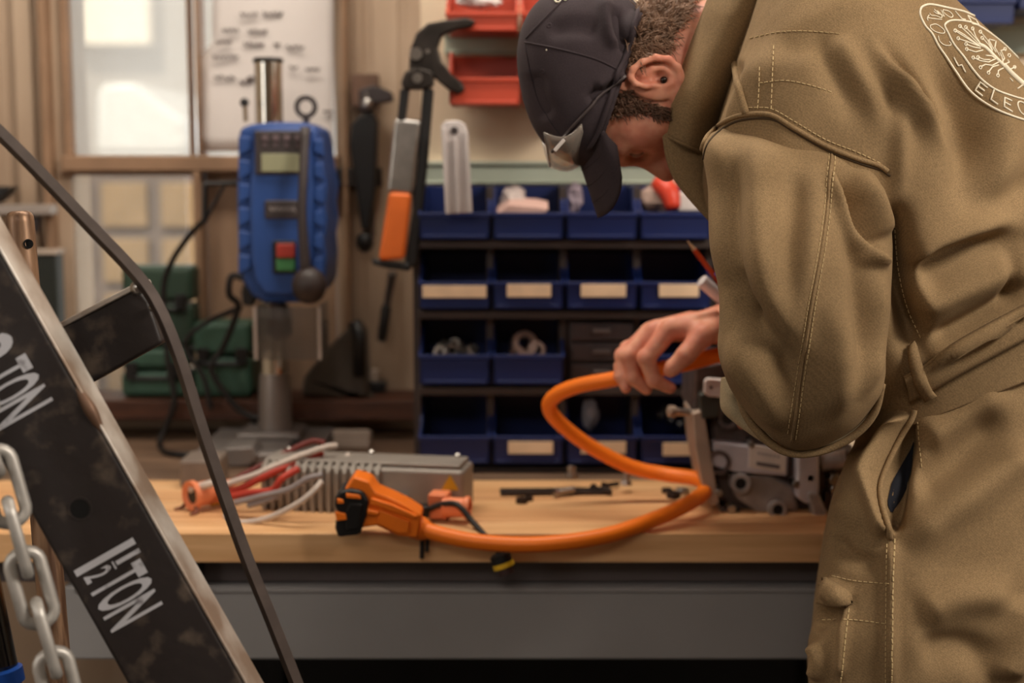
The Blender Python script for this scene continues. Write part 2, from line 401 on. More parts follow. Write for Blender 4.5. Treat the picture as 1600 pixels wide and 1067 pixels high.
cols = [655, 770, 885, 1000, 1115]
names = ['top', 'second', 'third', 'bottom']; cn = ['first', 'second', 'third', 'fourth', 'fifth']
labs = {(1, 0): (660, 446, 760, 465), (1, 1): (792, 444, 861, 464), (1, 2): (908, 444, 978, 464), (1, 3): (1030, 444, 1092, 464), (3, 1): (794, 690, 864, 709), (3, 2): (908, 690, 978, 709), (3, 3): (1036, 692, 1098, 712)}
zbs = {}
for r, (pt, pL, pb) in enumerate(rows):
    rz = P(650, pb, 2.33)[2]
    b = MB(); x0, x1, _, _ = rect(650, 0, 1228, 10, 2.32); b.box((x0, 2.30, rz - .014), (x1, 2.45, rz - .001)); b.build('shelf_rail', rack_m, rack, bevel=.0015)
    for c in range(4):
        if (r, c) == (2, 2): continue
        xa = cols[c] + 1; xb = cols[c] + 110
        lab = 'blue bin, %s row of the rack, %s from the left' % (names[r], cn[c]) + (', cream label' if (r, c) in labs else '')
        o, zb = make_bin(xa, xb, pt, pL, pb, blue, lab, 'blue bins in the rack', lbl=labs.get((r, c))); zbs[(r, c)] = zb
# dark drawer unit in the gap of the third row
drw = thing('small_parts_drawers', 'small dark grey parts drawer unit between blue bins in the third row', 'drawers', P(942, 600, 2.36))
dg = mat('smoky drawer plastic', (62, 54, 56), .35, var=.2, scale=10)
b = MB(); fbox(b, 888, 500, 993, 600, 2.33, .11); b.build('case', dg, drw, bevel=.002)
for k in range(3):
    b = MB(); fbox(b, 892, 504 + k * 32, 989, 532 + k * 32, 2.315, .018); d = b.build('drawer', dg, drw, bevel=.003)
    b = MB(); fbox(b, 926, 514 + k * 32, 954, 521 + k * 32, 2.305, .011); b.build('drawer_pull', mat('grey pull', (98, 88, 88), .4), d, bevel=.002)
# red and blue bins on the upper rails
for i, (a, c, t, l, bt, m, lab) in enumerate([
        (698, 809, -22, 20, 48, red, 'upper red bin holding a pale bag, at the top edge of the view'),
        (815, 926, -22, 20, 48, red, 'red bin in the upper row partly behind the dark cap'),
        (702, 813, 88, 122, 163, red, 'empty lower red bin beside the dark cutter jaws'),
        (818, 929, 88, 122, 163, red, 'red bin in the lower row of red bins behind the dark cap'),
        (1462, 1585, -50, 0, 37, blue, 'blue bin behind the worker\'s back, nearer to him'),
        (1592, 1705, -50, -12, 14, blue, 'blue bin behind the worker\'s back, cut by the picture edge')]):
    make_bin(a, c, t, l, bt, m, lab, 'bins on the wall rails', Yf=2.315, dep=.13)

# contents of the bins
sil = mat('zinc plated steel', (190, 186, 182), .3, metal=1, var=.2, scale=40)
def bit_bolt(c, d, L, r, m, lab, nm='hex_bolt', cat='bolt', grp=None):
    c = np.asarray(c, float); d = unit(d); b = MB()
    b.lathe([(0, r * 1.75), (r * 1.2, r * 1.75)], c, d, 6); b.cyl(c + d * r * 1.2, c + d * L, r, 10)
    o = b.build(nm, m, bevel=.0006); setbase(o); return tag(o, lab, cat, grp)
def crumple(c, s, m, seed, nm, lab, cat):
    r = np.random.RandomState(seed); b = MB(); b.ball(c, s, 14); o = b.build(nm, m, smooth=False)
    for v in o.data.vertices:
        v.co = Vector(c) + (v.co - Vector(c)) * (1 + r.uniform(-.22, .22))
    o.data.update(); setbase(o); return tag(o, lab, cat)
Yc = 2.36
crumple(P(802, 316, Yc), (.024, .03, .026), mat('white tissue', (196, 182, 178), .7), 3, 'plastic_bag', 'crumpled white bag in the second blue bin of the top row', 'bag')
b = MB(); p = pl([(775, 336), (795, 320), (840, 323), (858, 327), (850, 334)], 2.30); b.prism(p, (0, .05, .012)); o = b.build('paper_packet', mat('pinkish packet', (196, 160, 150), .7), bevel=.002); setbase(o); tag(o, 'pinkish paper packet lying over the lip of a top row bin', 'packet')
crumple(P(896, 312, Yc), (.014, .03, .026), mat('grey wrap', (150, 136, 148), .7), 5, 'plastic_bag', 'small grey bag in the third blue bin of the top row', 'bag')
crumple(P(1026, 312, 2.35), (.03, .03, .022), mat('tan wrap', (176, 150, 138), .7), 6, 'paper_bag', 'tan paper bag in the fourth blue bin of the top row', 'bag')
b = MB(); b.tube([P(1030, 285, 2.33), P(1045, 300, 2.31), P(1052, 326, 2.30)], [.016, .017, .012], 10, 10); o = b.build('red_tube', mat('red tube plastic', (206, 62, 38), .4), smooth=True); setbase(o); tag(o, 'red plastic tube leaning out of the top row bin under the chin', 'tube')
b = MB(); fbox(b, 1060, 300, 1098, 330, 2.33, .04); o = b.build('white_box', mat('white carton', (224, 216, 212), .6), bevel=.003); setbase(o); tag(o, 'small white carton in the top row bin under the chin', 'box')
rs = np.random.RandomState(4)
for i in range(9):
    q = P(686 + rs.uniform(0, 52), 560 - rs.uniform(0, 22), 2.34 + rs.uniform(0, .05)); m = MB()
    m.lathe([(-.009, .006), (-.009, .011), (.009, .011), (.009, .006), (-.009, .006)], q, rs.normal(size=3), 8, caps=False); o = m.build('pipe_fitting', mat('nickel fitting', (188, 182, 176), .3, metal=.8), smooth='auto'); setbase(o)
    tag(o, 'silver pipe fitting, one of the heap in the left third row bin', 'fitting', 'loose fittings in the third row bin')
for i, (a, c, rr) in enumerate([(818, 538, .022), (806, 552, .012), (836, 548, .016)]):
    m = MB(); q = P(a, c, 2.36); m.lathe([(-.01, rr * .55), (-.01, rr), (.01, rr), (.01, rr * .55), (-.01, rr * .55)], q, (.3, -1, .3), 16, caps=False)
    o = m.build('steel_ring', mat('dull steel', (150, 130, 124), .35, metal=.8), smooth='auto'); setbase(o); tag(o, ['large steel ring in the second bin of the third row', 'small bright steel ring in the second bin of the third row', 'middle sized steel ring in the second bin of the third row'][i], 'ring', 'steel rings in the third row bin')
crumple(P(922, 648, 2.34), (.014, .02, .024), mat('clear bag', (120, 118, 126), .4), 8, 'plastic_bag', 'small grey bag in the third blue bin of the bottom row', 'bag')
crumple(P(748, 2, 2.36), (.036, .03, .012), mat('pale parts', (206, 198, 194), .6), 9, 'plastic_bag', 'pale bag lying in the upper red bin', 'bag')
for i in range(5):
    bit_bolt(P(1030 + 14 * i, 652 + 6 * (i % 3), 2.34 + .01 * i), (.4 + .3 * i, .6, .5), .03, .004, mat('black bolt', (66, 62, 62), .4, metal=.6), 'dark bolt in the fourth blue bin of the bottom row', grp='dark bolts in the bottom row bin')

# ------------------------------------------------------------------ workbench
oak = mat('bench maple', (236, 190, 140), .45, var=.2, scale=7, stretch=(.6, 9, 9), bump=.06, col2=(212, 162, 112), vpos=(.35, .7))
oak2 = mat('bench maple browner', (226, 176, 126), .5, var=.25, scale=7, stretch=(.6, 9, 9), bump=.06, col2=(200, 148, 102), vpos=(.35, .7))
rear_m = mat('rear bench board', (124, 98, 78), .6, scale=5, stretch=(.8, 5, 5), col2=(96, 74, 58))
steel_d = mat('charcoal bench steel', (92, 84, 84), .5, var=.1, scale=8)
steel_g = mat('grey drawer steel', (150, 148, 148), .45, var=.06, scale=8)
black_m = mat('black steel', (24, 22, 22), .5, var=.2, scale=20)
YB = 1.90
bx0 = P(150, 833, YB)[0] - .25; bx1 = 1.30; th = .041
bench = thing('workbench', 'long workbench with maple top and grey steel drawers beneath', 'workbench', ((bx0 + bx1) / 2, 2.25, 0))
ys = [YB, 1.965, 2.035, 2.10, 2.165, 2.235]
for i in range(5):
    MB().box((bx0, ys[i], BZ - th), (bx1, ys[i + 1] - .0012, BZ + (.0006 if i % 2 else 0))).build('top_plank', oak if i % 2 == 0 else oak2, bench, bevel=.0015)
MB().box((bx0, 2.236, BZ - th), (bx1, YW - .001, BZ - .001)).build('rear_board', rear_m, bench, bevel=.002, label='darker brown rear board')
zt = BZ - th; z_rail = P(600, 914, 1.93)[2]; z_dr = P(600, 1031, 1.93)[2]
MB().box((bx0 + .05, 1.945, z_rail), (bx1 - .03, 1.975, zt)).build('apron', steel_d, bench, bevel=.002, label='charcoal steel apron rail')
xs = [P(100, 950, 1.93)[0], P(314, 950, 1.93)[0], P(1420, 950, 1.93)[0]]
for i in range(2):
    d = MB().box((xs[i] + (.0 if i == 0 else .003), 1.93, z_dr), (xs[i + 1] - (.03 if i == 0 else .003), 2.4, z_rail - .002)).build('drawer', steel_g, bench, bevel=.004)
    MB().box((xs[i] + .02, 1.926, z_rail - .010), (xs[i + 1] - .04, 1.935, z_rail - .003)).build('drawer_grip', steel_g, d, bevel=.0015)
for xx in (P(300, 950, 1.92)[0], P(1440, 950, 1.92)[0]):
    MB().box((xx - .014, 1.915, 0), (xx + .012, 1.96, zt)).build('leg', black_m, bench, bevel=.002)
    MB().box((xx - .014, 2.60, 0), (xx + .012, 2.645, zt)).build('leg', black_m, bench, bevel=.002)
MB().box((xs[0], 2.0, .18), (xs[2], 2.6, .21)).build('lower_shelf', black_m, bench, bevel=.002)
MB().box((xs[0], 2.62, .21), (xs[2], 2.64, zt)).build('back_panel', black_m, bench)
# ------------------------------------------------------------------ drill press
dblue = mat('drill blue plastic', (40, 72, 134), .42, var=.12, scale=9)
dgrey = mat('dark grey plastic', (58, 50, 50), .5, var=.1, scale=12)
chrome = mat('polished chrome', (225, 222, 214), .12, metal=1, var=.05)
cast = mat('cast grey steel', (146, 138, 134), .4, metal=.5, var=.2, scale=14)
blackp = mat('black plastic', (22, 20, 20), .45, var=.1)
dp = thing('drill_press', 'blue bench drill press with small display and red and green switch', 'drill press', P(436, 705, 2.46) * (1, 1, 0) + (0, 0, BZ))
YH = 2.38
hp = [(373, 200), (392, 194), (430, 190), (476, 191), (496, 200), (503, 240), (506, 262), (511, 290), (507, 318), (511, 345), (507, 372), (510, 400), (508, 440), (498, 462), (470, 473), (412, 474), (392, 462), (378, 440), (371, 400), (369, 300)]
hd = MB().prism(pl(hp, YH), (0, .17, 0)).build('housing', dblue, dp, bevel=.010, seg=3)
fp = [(396, 204), (430, 198), (474, 199), (486, 212), (490, 300), (488, 400), (480, 455), (450, 464), (412, 462), (396, 440), (390, 400), (388, 300)]
MB().prism(pl(fp, YH - .012), (0, .02, 0)).build('front_cover', dblue, dp, bevel=.008, seg=3)
for i in range(6):
    y0 = 212 + i * 37
    MB().prism(pl([(372, y0), (392, y0 + 3), (392, y0 + 22), (372, y0 + 33)], YH - .006), (0, .03, 0)).build('side_rib', dblue, hd, bevel=.003)
    MB().prism(pl([(505, y0 + 4), (490, y0 + 8), (490, y0 + 26), (506, y0 + 34)], YH - .006), (0, .03, 0)).build('side_rib', dblue, hd, bevel=.003)
pn = MB(); fbox(pn, 397, 204, 478, 273, YH - .017, .012); pn = pn.build('control_panel', dgrey, dp, bevel=.003, label='dark control panel with display')
lc = MB(); fbox(lc, 408, 240, 468, 268, YH - .0195, .004); lc.build('display', mat('greenish lcd', (150, 150, 122), .25, var=.04), pn, bevel=.0008)
for i in range(4):
    q = MB(); fbox(q, 409 + i * 17, 211, 419 + i * 17, 220, YH - .0205, .006); q.build('button', mat('grey button', (104, 88, 92), .4), pn, bevel=.001)
    q = MB(); fbox(q, 410 + i * 17, 224, 417 + i * 17, 229, YH - .0183, .003); q.build('button', mat('grey button', (104, 88, 92), .4), pn, bevel=.001)
pt = MB(); fbox(pt, 413, 313, 470, 342, YH - .017, .008); pt = pt.build('name_plate', dgrey, dp, bevel=.003)
q = MB(); q.tube([P(422 + i * 3.6, 327 + (3.5 if i % 2 else -3.5), YH - .0185) for i in range(12)], .0011, 5); q.build('lettering', mat('grey print', (168, 158, 156), .5), pt)
sw = MB(); fbox(sw, 425, 376, 463, 428, YH - .018, .008); sw = sw.build('switch_housing', blackp, dp, bevel=.003)
q = MB(); fbox(q, 431, 381, 460, 403, YH - .028, .012); q.build('stop_button', mat('red button', (168, 58, 48), .4), sw, bevel=.003, label='red stop button')
q = MB(); fbox(q, 431, 404, 460, 424, YH - .026, .012); q.build('start_button', mat('green button', (66, 124, 76), .4), sw, bevel=.003, label='green start button')
YC = 2.50
ca = P(419, 98, YC); cb = np.array([ca[0], YC, BZ + .02])
MB().cyl(cb, ca, .0238, 32).build('column', chrome, dp, smooth='auto')
MB().lathe([(0, .0262), (.006, .0262), (.008, .024)], ca, (0, 0, 1), 32).build('column_cap', blackp, dp, smooth='auto')
a = P(384, 190, 2.46); c = P(383, 166, 2.46)
MB().cyl(a, c, .004, 10).build('depth_rod', chrome, dp, smooth='auto')
MB().ball(P(382, 160, 2.46), .008, 12).build('rod_knob', blackp, dp, smooth=True)
# feed lever: ring handle on top, rod down the front, round grip
lev = MB(); lev.tube([P(477, 200, YH - .03), P(474, 270, YH - .05), P(472, 340, YH - .055), P(478, 430, YH - .05)], [.0085, .0075, .0075, .010], 12, 16); lev = lev.build('feed_lever', dgrey, dp, smooth=True)
MB().ball(P(483, 446, YH - .05), (.029, .026, .031), 20).build('lever_grip', mat('brown black grip', (50, 40, 38), .5), lev, smooth=True)
b = MB(); cc = P(478, 167, 2.44); b.tube([cc + .0155 * np.array([math.cos(t), 0, math.sin(t)]) for t in np.linspace(0, 2 * math.pi, 29)[:-1]], .0045, 8, closed=True); b.cyl(cc - (0, 0, .019), P(478, 198, 2.44), .006, 10)
b.build('lifting_eye', dgrey, dp, smooth='auto')
# chuck, guard, lower column sleeve and base
q = P(436, 474, YH + .06); z1 = P(436, 530, YH + .06)[2]
MB().lathe([(0, .014), (.012, .019), (.03, .022), (q[2] - z1 - .012, .022), (q[2] - z1, .010)], q, (0, 0, -1), 24).build('chuck', mat('brown steel', (84, 68, 62), .35, metal=.7), dp, smooth='auto')
MB().cyl((q[0], q[1], z1), (q[0], q[1], z1 - .05), .003, 10).build('drill_bit', sil, dp, smooth='auto')
gm = glass('clear guard plastic', (.84, .82, .80), .22, .15)
g0 = P(398, 480, YH - .03); g1 = P(500, 562, YH - .03); gx0, gx1, gz1, gz0 = g0[0], g1[0], g0[2], g1[2]
b = MB(); b.box((gx0, YH - .03, gz0), (gx1, YH - .027, gz1)); b.box((gx0, YH - .027, gz0), (gx0 + .003, YH + .09, gz1)); b.box((gx1 - .003, YH - .027, gz0), (gx1, YH + .09, gz1))
b.build('chuck_guard', gm, dp, label='clear plastic chuck guard')
for xx in (gx0, gx1):
    b = MB(); b.cyl((xx, YH - .03, gz0), (xx, YH - .03, gz1), .0028, 8); b.build('guard_rim', mat('pale guard rim', (176, 164, 156), .3), dp, smooth='auto')
MB().lathe([(0, .030), (.02, .030), (.10, .0275), (.115, .025)], cb, (0, 0, 1), 28).build('column_sleeve', cast, dp, smooth='auto')
cx = cb[0]
MB().box((cx - .115, 2.34, BZ), (cx + .095, 2.585, BZ + .022)).build('base_plate', cast, dp, bevel=.005)
MB().box((cx - .06, 2.45, BZ + .022), (cx + .05, 2.55, BZ + .034)).build('column_foot', cast, dp, bevel=.004)
for sx in (-1, 1):
    MB().box((cx + sx * .045 - .007, 2.345, BZ + .0195), (cx + sx * .045 + .007, 2.45, BZ + .0235)).build('base_slot', blackp, dp)
b = MB(); b.prism(pl([(338, 722), (352, 702), (394, 700), (402, 716), (390, 730), (345, 732)], 2.33), (0, .06, .004)); o = b.build('machine_vice', cast, None, bevel=.003); setbase(o); o.location.z = BZ; tag(o, 'low grey vice jaw block at the left foot of the drill press', 'vice')
b = MB(); b.box((0, 0, 0), (.066, .05, .020)); b.box((0, 0, .02), (.066, .012, .032)); o = b.build('setting_block', mat('pale steel', (170, 152, 138), .5), bevel=.002); setbase(o); o.location = (cx + .135, 2.52, BZ); tag(o, 'pale stepped block beside the drill press foot', 'block')
# cable and holder at its left
blk_c = mat('black rubber', (26, 22, 21), .55, var=.1)
b = MB(); b.tube([P(372, 286, 2.5), P(321, 287, 2.5), P(320, 345, 2.5)], .0055, 8); b.tube([P(352, 287, 2.5), P(322, 342, 2.5)], .003, 8); b.build('bracket', blackp, dp, label='black bracket arm carrying the cable')
cab = MB(); cab.tube([P(320, 343, 2.5), P(296, 368, 2.52), P(268, 410, 2.55), P(255, 460, 2.56), P(262, 560, 2.555), P(272, 630, 2.55), P(250, 690, 2.54), PZ(266, 708, BZ + .005), PZ(330, 709, BZ + .005), PZ(385, 690, BZ + .005), P(402, 640, 2.6), P(420, 610, 2.6)], .0055, 8, 90)
o = cab.build('power_cable', blk_c, None, smooth=True); setbase(o); tag(o, 'long dark power cable hanging from the drill press bracket down to the bench', 'cable')
c2 = MB(); c2.tube([P(385, 436, 2.5), P(362, 432, 2.5), P(358, 460, 2.5), P(372, 480, 2.52), P(350, 540, 2.55), P(330, 575, 2.55), P(352, 615, 2.55), P(380, 645, 2.55), P(412, 655, 2.55)], .006, 8, 70)
o = c2.build('power_cable', blk_c, None, smooth=True); setbase(o); tag(o, 'thick black cable curling down behind the drill press column', 'cable')
c3 = MB(); c3.tube([P(376, 480, 2.52), P(330, 500, 2.56), P(300, 520, 2.56), P(290, 545, 2.56), P(318, 590, 2.555), P(330, 640, 2.55)], .005, 8, 60)
o = c3.build('power_cable', blk_c, None, smooth=True); setbase(o); tag(o, 'thin black cable running left from the drill press to the green cases', 'cable')
b = MB(); b.prism(pl([(384, 430), (400, 436), (398, 478), (378, 478), (376, 455)], 2.5), (0, .03, 0)); b.build('cable_boot', blackp, dp, bevel=.005)

# ------------------------------------------------------------------ things on the rear of the bench and on the wall
green = mat('green case plastic', (62, 96, 80), .5, var=.2, scale=8)
dgreen = mat('dark green case plastic', (48, 70, 56), .5, var=.2, scale=8)
def case(q, Y, dep, m, lab, band=True, zb=None):
    x0, x1, z0, z1 = rect(*q, Y); zb = BZ if zb is None else zb
    t = thing('tool_case', lab, 'case', ((x0 + x1) / 2, Y + dep / 2, zb), 'green tool cases')
    zm = zb + (z1 - zb) * .55
    MB().box((x0, Y, zb), (x1, Y + dep, zm - .002)).build('case_bottom', m, t, bevel=.012, seg=3)
    MB().box((x0, Y, zm + .002), (x1, Y + dep, z1)).build('case_lid', m, t, bevel=.012, seg=3)
    xm = (x0 + x1) / 2; b = MB(); b.tube([(xm - .04, Y, zm - .012), (xm - .035, Y - .02, zm - .012), (xm + .035, Y - .02, zm - .012), (xm + .04, Y, zm - .012)], .005, 8, 14); b.build('carry_handle', blackp, t, smooth=True)
    for s in (-1, 1):
        MB().box((xm + s * (x1 - x0) * .33 - .011, Y - .005, zm - .016), (xm + s * (x1 - x0) * .33 + .011, Y + .004, zm + .016)).build('latch', blackp, t, bevel=.002)
    return t, z1
YL = 2.57; lz = P(600, 626, YL)[2] + .001
c_t, zt1 = case((186, 545, 296, 700), 2.60, .085, green, 'green plastic tool case beneath the darker case left of the drill press', zb=lz)
case((188, 416, 304, 548), 2.61, .07, dgreen, 'dark green upright tool case standing on the green one', zb=zt1 + .001)
case((300, 504, 396, 700), 2.60, .085, green, 'green plastic tool case directly behind the drill press cables', zb=lz)
# dark dust hood
b = MB(); b.prism(pl([(470, 640), (474, 590), (515, 540), (556, 500), (570, 520), (574, 600), (590, 640)], 2.60), (0, .07, 0)); o = b.build('dust_hood', mat('dark grey hood', (70, 62, 54), .5, var=.2), None, bevel=.01)
me = o.data
for v in me.vertices:
    if v.co.z < lz + .03: v.co.z = lz
me.update(); setbase(o); tag(o, 'dark grey sloping dust hood on the ledge right of the drill press', 'hood')
b = MB(); b.tube([P(552, 502, 2.585), P(562, 530, 2.58), P(560, 588, 2.58)], .011, 8, flat=((0, 1, 0), .4)); b.build('rim', blackp, o, smooth=True)
b = MB(); x0, x1, z0, z1 = rect(536, 597, 602, 624, 2.655); b.box((x0, 2.652, lz + .001), (x1, 2.695, z1)); o = b.build('small_tray', blackp, bevel=.003); setbase(o); tag(o, 'small black tray on the dark ledge, holding a pale block', 'tray')
zz = z1
b = MB(); x0, x1, z0, z1 = rect(556, 584, 592, 597, 2.66); b.box((x0, 2.66, zz + .0005), (x1, 2.69, z1 + .006)); o = b.build('pale_block', mat('pale eraser', (166, 150, 136), .6), bevel=.002); setbase(o); tag(o, 'pale block lying on the small black tray', 'block')
# left sill clutter
b = MB(); x0, x1, z0, z1 = rect(52, 398, 96, 626, 2.62); b.box((x0, 2.62, lz + .001), (x1, 2.665, z1)); o = b.build('battery_charger', mat('black green plastic', (28, 32, 26), .5), bevel=.004); setbase(o); tag(o, 'tall black box with a pale lid on the ledge left of the window', 'box')
MB().box((x0 - .003, 2.616, z1), (x1 + .003, 2.667, z1 + .009)).build('lid', mat('pale lid', (176, 160, 146), .5), o, bevel=.002, label='pale lid')
sh = thing('wall_shelf', 'narrow pale metal shelf on the wall at the left edge', 'shelf', P(20, 344, 2.66))
b = MB(); x0, x1, z0, z1 = rect(-60, 320, 78, 336, 2.62); b.box((x0, 2.62, z0), (x1, YW - .031, z1)); b.build('board', mat('pale grey steel', (160, 148, 140), .4, metal=.3), sh, bevel=.003)
b = MB(); b.prism(pl([(44, 337), (62, 337), (56, 365), (46, 362)], 2.64), (0, .02, 0)); b.build('bracket', dgrey, sh, bevel=.002)
b = MB(); b.prism(pl([(-70, 280), (16, 280), (4, 296), (-10, 306), (-70, 308)], 2.62), (0, .05, 0)); o = b.build('hand_plane', blackp, bevel=.004); setbase(o)
o.location.z = P(0, 319.5, 2.62)[2]; tag(o, 'dark tool lying on the pale wall shelf at the left edge', 'tool')

hang = thing('tool_rail', 'dark wooden tool hanger strip on the wall between window and bins', 'rail', P(570, 292, YW - .02))
b = MB(); fbox(b, 505, 262, 596, 292, YW - .034, .02); b.build('strip', mat('near black wood', (38, 30, 27), .6, var=.3), hang, bevel=.003)
b = MB(); fbox(b, 548, 115, 592, 168, YW - .034, .02); b.build('hanger_block', mat('brown wood', (112, 84, 68), .6, var=.3), hang, bevel=.003)
b = MB(); b.cyl(P(572, 150, YW - .015), P(572, 148, 2.615), .004); b.build('peg', sil, hang, smooth='auto')
# hanging black clamp
cl = thing('bar_clamp', 'black bar clamp hanging on the wall right of the drill press', 'clamp', P(568, 385, 2.63))
b = MB(); b.prism(pl([(563, 160), (580, 160), (586, 370), (572, 372)], 2.645), (0, .008, 0)); b.build('bar', mat('dark brown steel', (96, 80, 70), .4, metal=.6), cl, bevel=.0015)
b = MB(); b.prism(pl([(548, 196), (560, 180), (584, 176), (590, 190), (586, 300), (576, 360), (564, 360), (556, 300), (546, 230)], 2.62), (0, .03, 0)); b.build('trigger_body', blackp, cl, bevel=.005)
b = MB(); b.prism(pl([(560, 140), (584, 132), (612, 144), (614, 158), (584, 162), (580, 176), (562, 174)], 2.62), (0, .035, 0)); b.build('fixed_jaw', dgrey, cl, bevel=.004)
b = MB(); b.ball(P(570, 378, 2.635), (.017, .014, .02), 14); b.build('screw_knob', blackp, cl, smooth=True)
b = MB(); b.ball(P(574, 162, 2.612), (.009, .006, .011), 12); b.build('pivot', sil, cl, smooth=True)
# long-handled cutter with one orange grip
bc = thing('cable_cutter', 'long-handled cutter with dark jaws and orange grip hanging on the wall', 'cutter', P(630, 420, 2.30))
jaw = mat('oily dark steel', (58, 52, 48), .35, metal=.7, var=.4, scale=30)
b = MB(); b.prism(pl([(638, 120), (640, 80), (650, 52), (668, 36), (700, 30), (728, 27), (744, 32), (738, 42), (712, 46), (690, 56), (684, 74), (690, 96), (706, 116), (722, 128), (727, 140), (718, 148), (700, 140), (676, 120), (660, 128)], 2.290), (0, .022, 0)); b.build('jaw', jaw, bc, bevel=.004, label='dark curved upper jaw')
b = MB(); b.prism(pl([(626, 130), (632, 112), (652, 104), (676, 112), (678, 134), (660, 140), (630, 140)], 2.284), (0, .034, 0)); b.build('hinge_plate', jaw, bc, bevel=.004)
b = MB(); b.cyl(P(650, 84, 2.29), P(650, 84, 2.278), .010, 14); b.cyl(P(652, 122, 2.284), P(652, 122, 2.275), .008, 14); b.build('pivot_bolt', sil, bc, smooth='auto')
b = MB(); b.prism(pl([(625, 138), (640, 138), (633, 190), (620, 190)], 2.290), (0, .02, 0)); b.build('handle_neck', blackp, bc, bevel=.004)
b = MB(); b.prism(pl([(616, 184), (658, 188), (645, 305), (604, 300)], 2.290), (0, .018, 0)); b.build('handle_sleeve', sil, bc, bevel=.006)
b = MB(); b.prism(pl([(607, 300), (643, 302), (632, 405), (592, 408), (592, 396)], 2.286), (0, .026, 0)); b.build('grip', mat('orange rubber', (214, 104, 36), .5), bc, bevel=.007, label='orange handle grip')
b = MB(); b.prism(pl([(660, 138), (678, 138), (668, 260), (652, 416), (636, 420), (632, 410), (644, 330), (652, 250)], 2.295), (0, .016, 0)); b.build('handle', blackp, bc, bevel=.005, label='black second handle')
b = MB(); b.prism(pl([(580, 404), (600, 408), (640, 412), (640, 424), (606, 420), (582, 414)], 2.290), (0, .022, 0)); b.build('end_hook', blackp, bc, bevel=.003)
b = MB(); b.cyl(P(666, 82, YP), P(668, 80, 2.285), .0035, 10); b.build('hook', sil, bc, smooth='auto')
# screwdriver, silver straight bars
sd = thing('screwdriver', 'screwdriver with black handle hanging point up under the orange grip', 'screwdriver', P(598, 540, 2.64))
b = MB(); b.tube([P(614, 424, 2.64), P(604, 478, 2.64)], [.0085, .0065], 8); b.build('blade', mat('grey steel', (96, 88, 86), .4, metal=.8), sd, smooth='auto')
b = MB(); b.lathe([(0, .006), (.006, .0095), (.05, .0095), (.068, .008), (.071, .003)], P(604, 476, 2.64), P(595, 540, 2.64) - P(604, 476, 2.64), 14); b.build('handle', blackp, sd, smooth='auto')
b = MB(); b.cyl(P(613, 428, YW), P(613, 428, 2.62), .003); b.build('nail', sil, sd)
sr = thing('steel_channel', 'pale aluminium channel bar hanging in front of the first top bin', 'bar', P(714, 333, 2.25))
pale = mat('brushed aluminium', (206, 198, 196), .4, metal=.35, var=.1, scale=20)
def chan(px, m=pale): b = MB(); b.prism(pl(px, 2.245), (0, .006, 0)); return b
chan([(689, 196), (696, 189), (716, 188), (727, 194), (731, 206), (738, 332), (696, 334)]).build('web', pale, sr, bevel=.002)
for q in ([(689, 200), (695, 200), (702, 334), (696, 334)], [(709, 216), (713, 216), (719, 333), (715, 333)], [(726, 205), (731, 205), (738, 332), (733, 332)]):
    b = MB(); b.prism(pl(q, 2.234), (0, .012, 0)); b.build('flange', pale, sr, bevel=.001)
b = MB(); b.cyl(P(710, 201, 2.244), P(710, 201, YP - .01), .003, 8); b.build('hook', sil, sr)
b = MB(); b.cyl(P(710, 204, 2.246), P(710, 204, 2.240), .006, 12); b.build('hole_eyelet', dgrey, sr)
# ------------------------------------------------------------------ charger unit, connectors, plug and cables on the bench
alu = mat('cast aluminium', (158, 150, 142), .5, metal=.35, var=.12, scale=18, bump=.05)
orange = mat('orange plastic', (250, 126, 30), .42, var=.08, scale=10)
orange_c = mat('orange cable sheath', (246, 124, 26), .42, var=.06, scale=8)
salmon = mat('faded orange plastic', (238, 140, 96), .45, var=.1, scale=10)
def B2(px, py): q = PZ(px, py, BZ); return q
c0 = B2(404, 797); c1 = B2(722, 811); L = np.linalg.norm(c1 - c0); d1 = unit(c1 - c0); d2 = np.array([-d1[1], d1[0], 0]); H = .072; zz = np.array([0, 0, 1.0])
ch = thing('charger_unit', 'grey finned aluminium charger unit lying on the bench', 'charger', (c0 + c1) / 2 + d2 * .04)
MB().obox(c0 + d1 * L / 2 + d2 * .046 + zz * (H / 2 - .002), d1 * L / 2, d2 * .038, zz * (H / 2 - .002)).build('case', alu, ch, bevel=.006, seg=3)
MB().obox(c0 + d1 * L / 2 + d2 * .046 + zz * H, d1 * (L / 2 - .006), d2 * .032, zz * .003).build('lid', alu, ch, bevel=.002)
n = 15
for i in range(n):
    q = c0 + d1 * (.006 + i * (L * .60) / n)
    MB().prism([q + d2 * .012, q + d2 * .0 , q + d2 * .0 + zz * (H - .012), q + d2 * .010 + zz * H, q + d2 * .03 + zz * (H + .003), q + d2 * .03], d1 * .006).build('fin', alu, ch, bevel=.001)
for s in (.08, .5, .93):
    q = c0 + d1 * L * s + d2 * .07 + zz * (H + .003); b = MB(); b.lathe([(0, .005), (.004, .005), (.006, .003)], q, zz, 10); b.build('screw', sil, ch, smooth='auto')
wt = MB(); q0 = c0 + d1 * (L * .895) + d2 * .0075 + zz * .040
b = MB(); b.prism([q0, q0 + d1 * .026, q0 + d1 * .013 + zz * .022], -d2 * .001); b.build('warning_label', mat('yellow label', (206, 160, 34), .5), ch, label='yellow warning triangle')
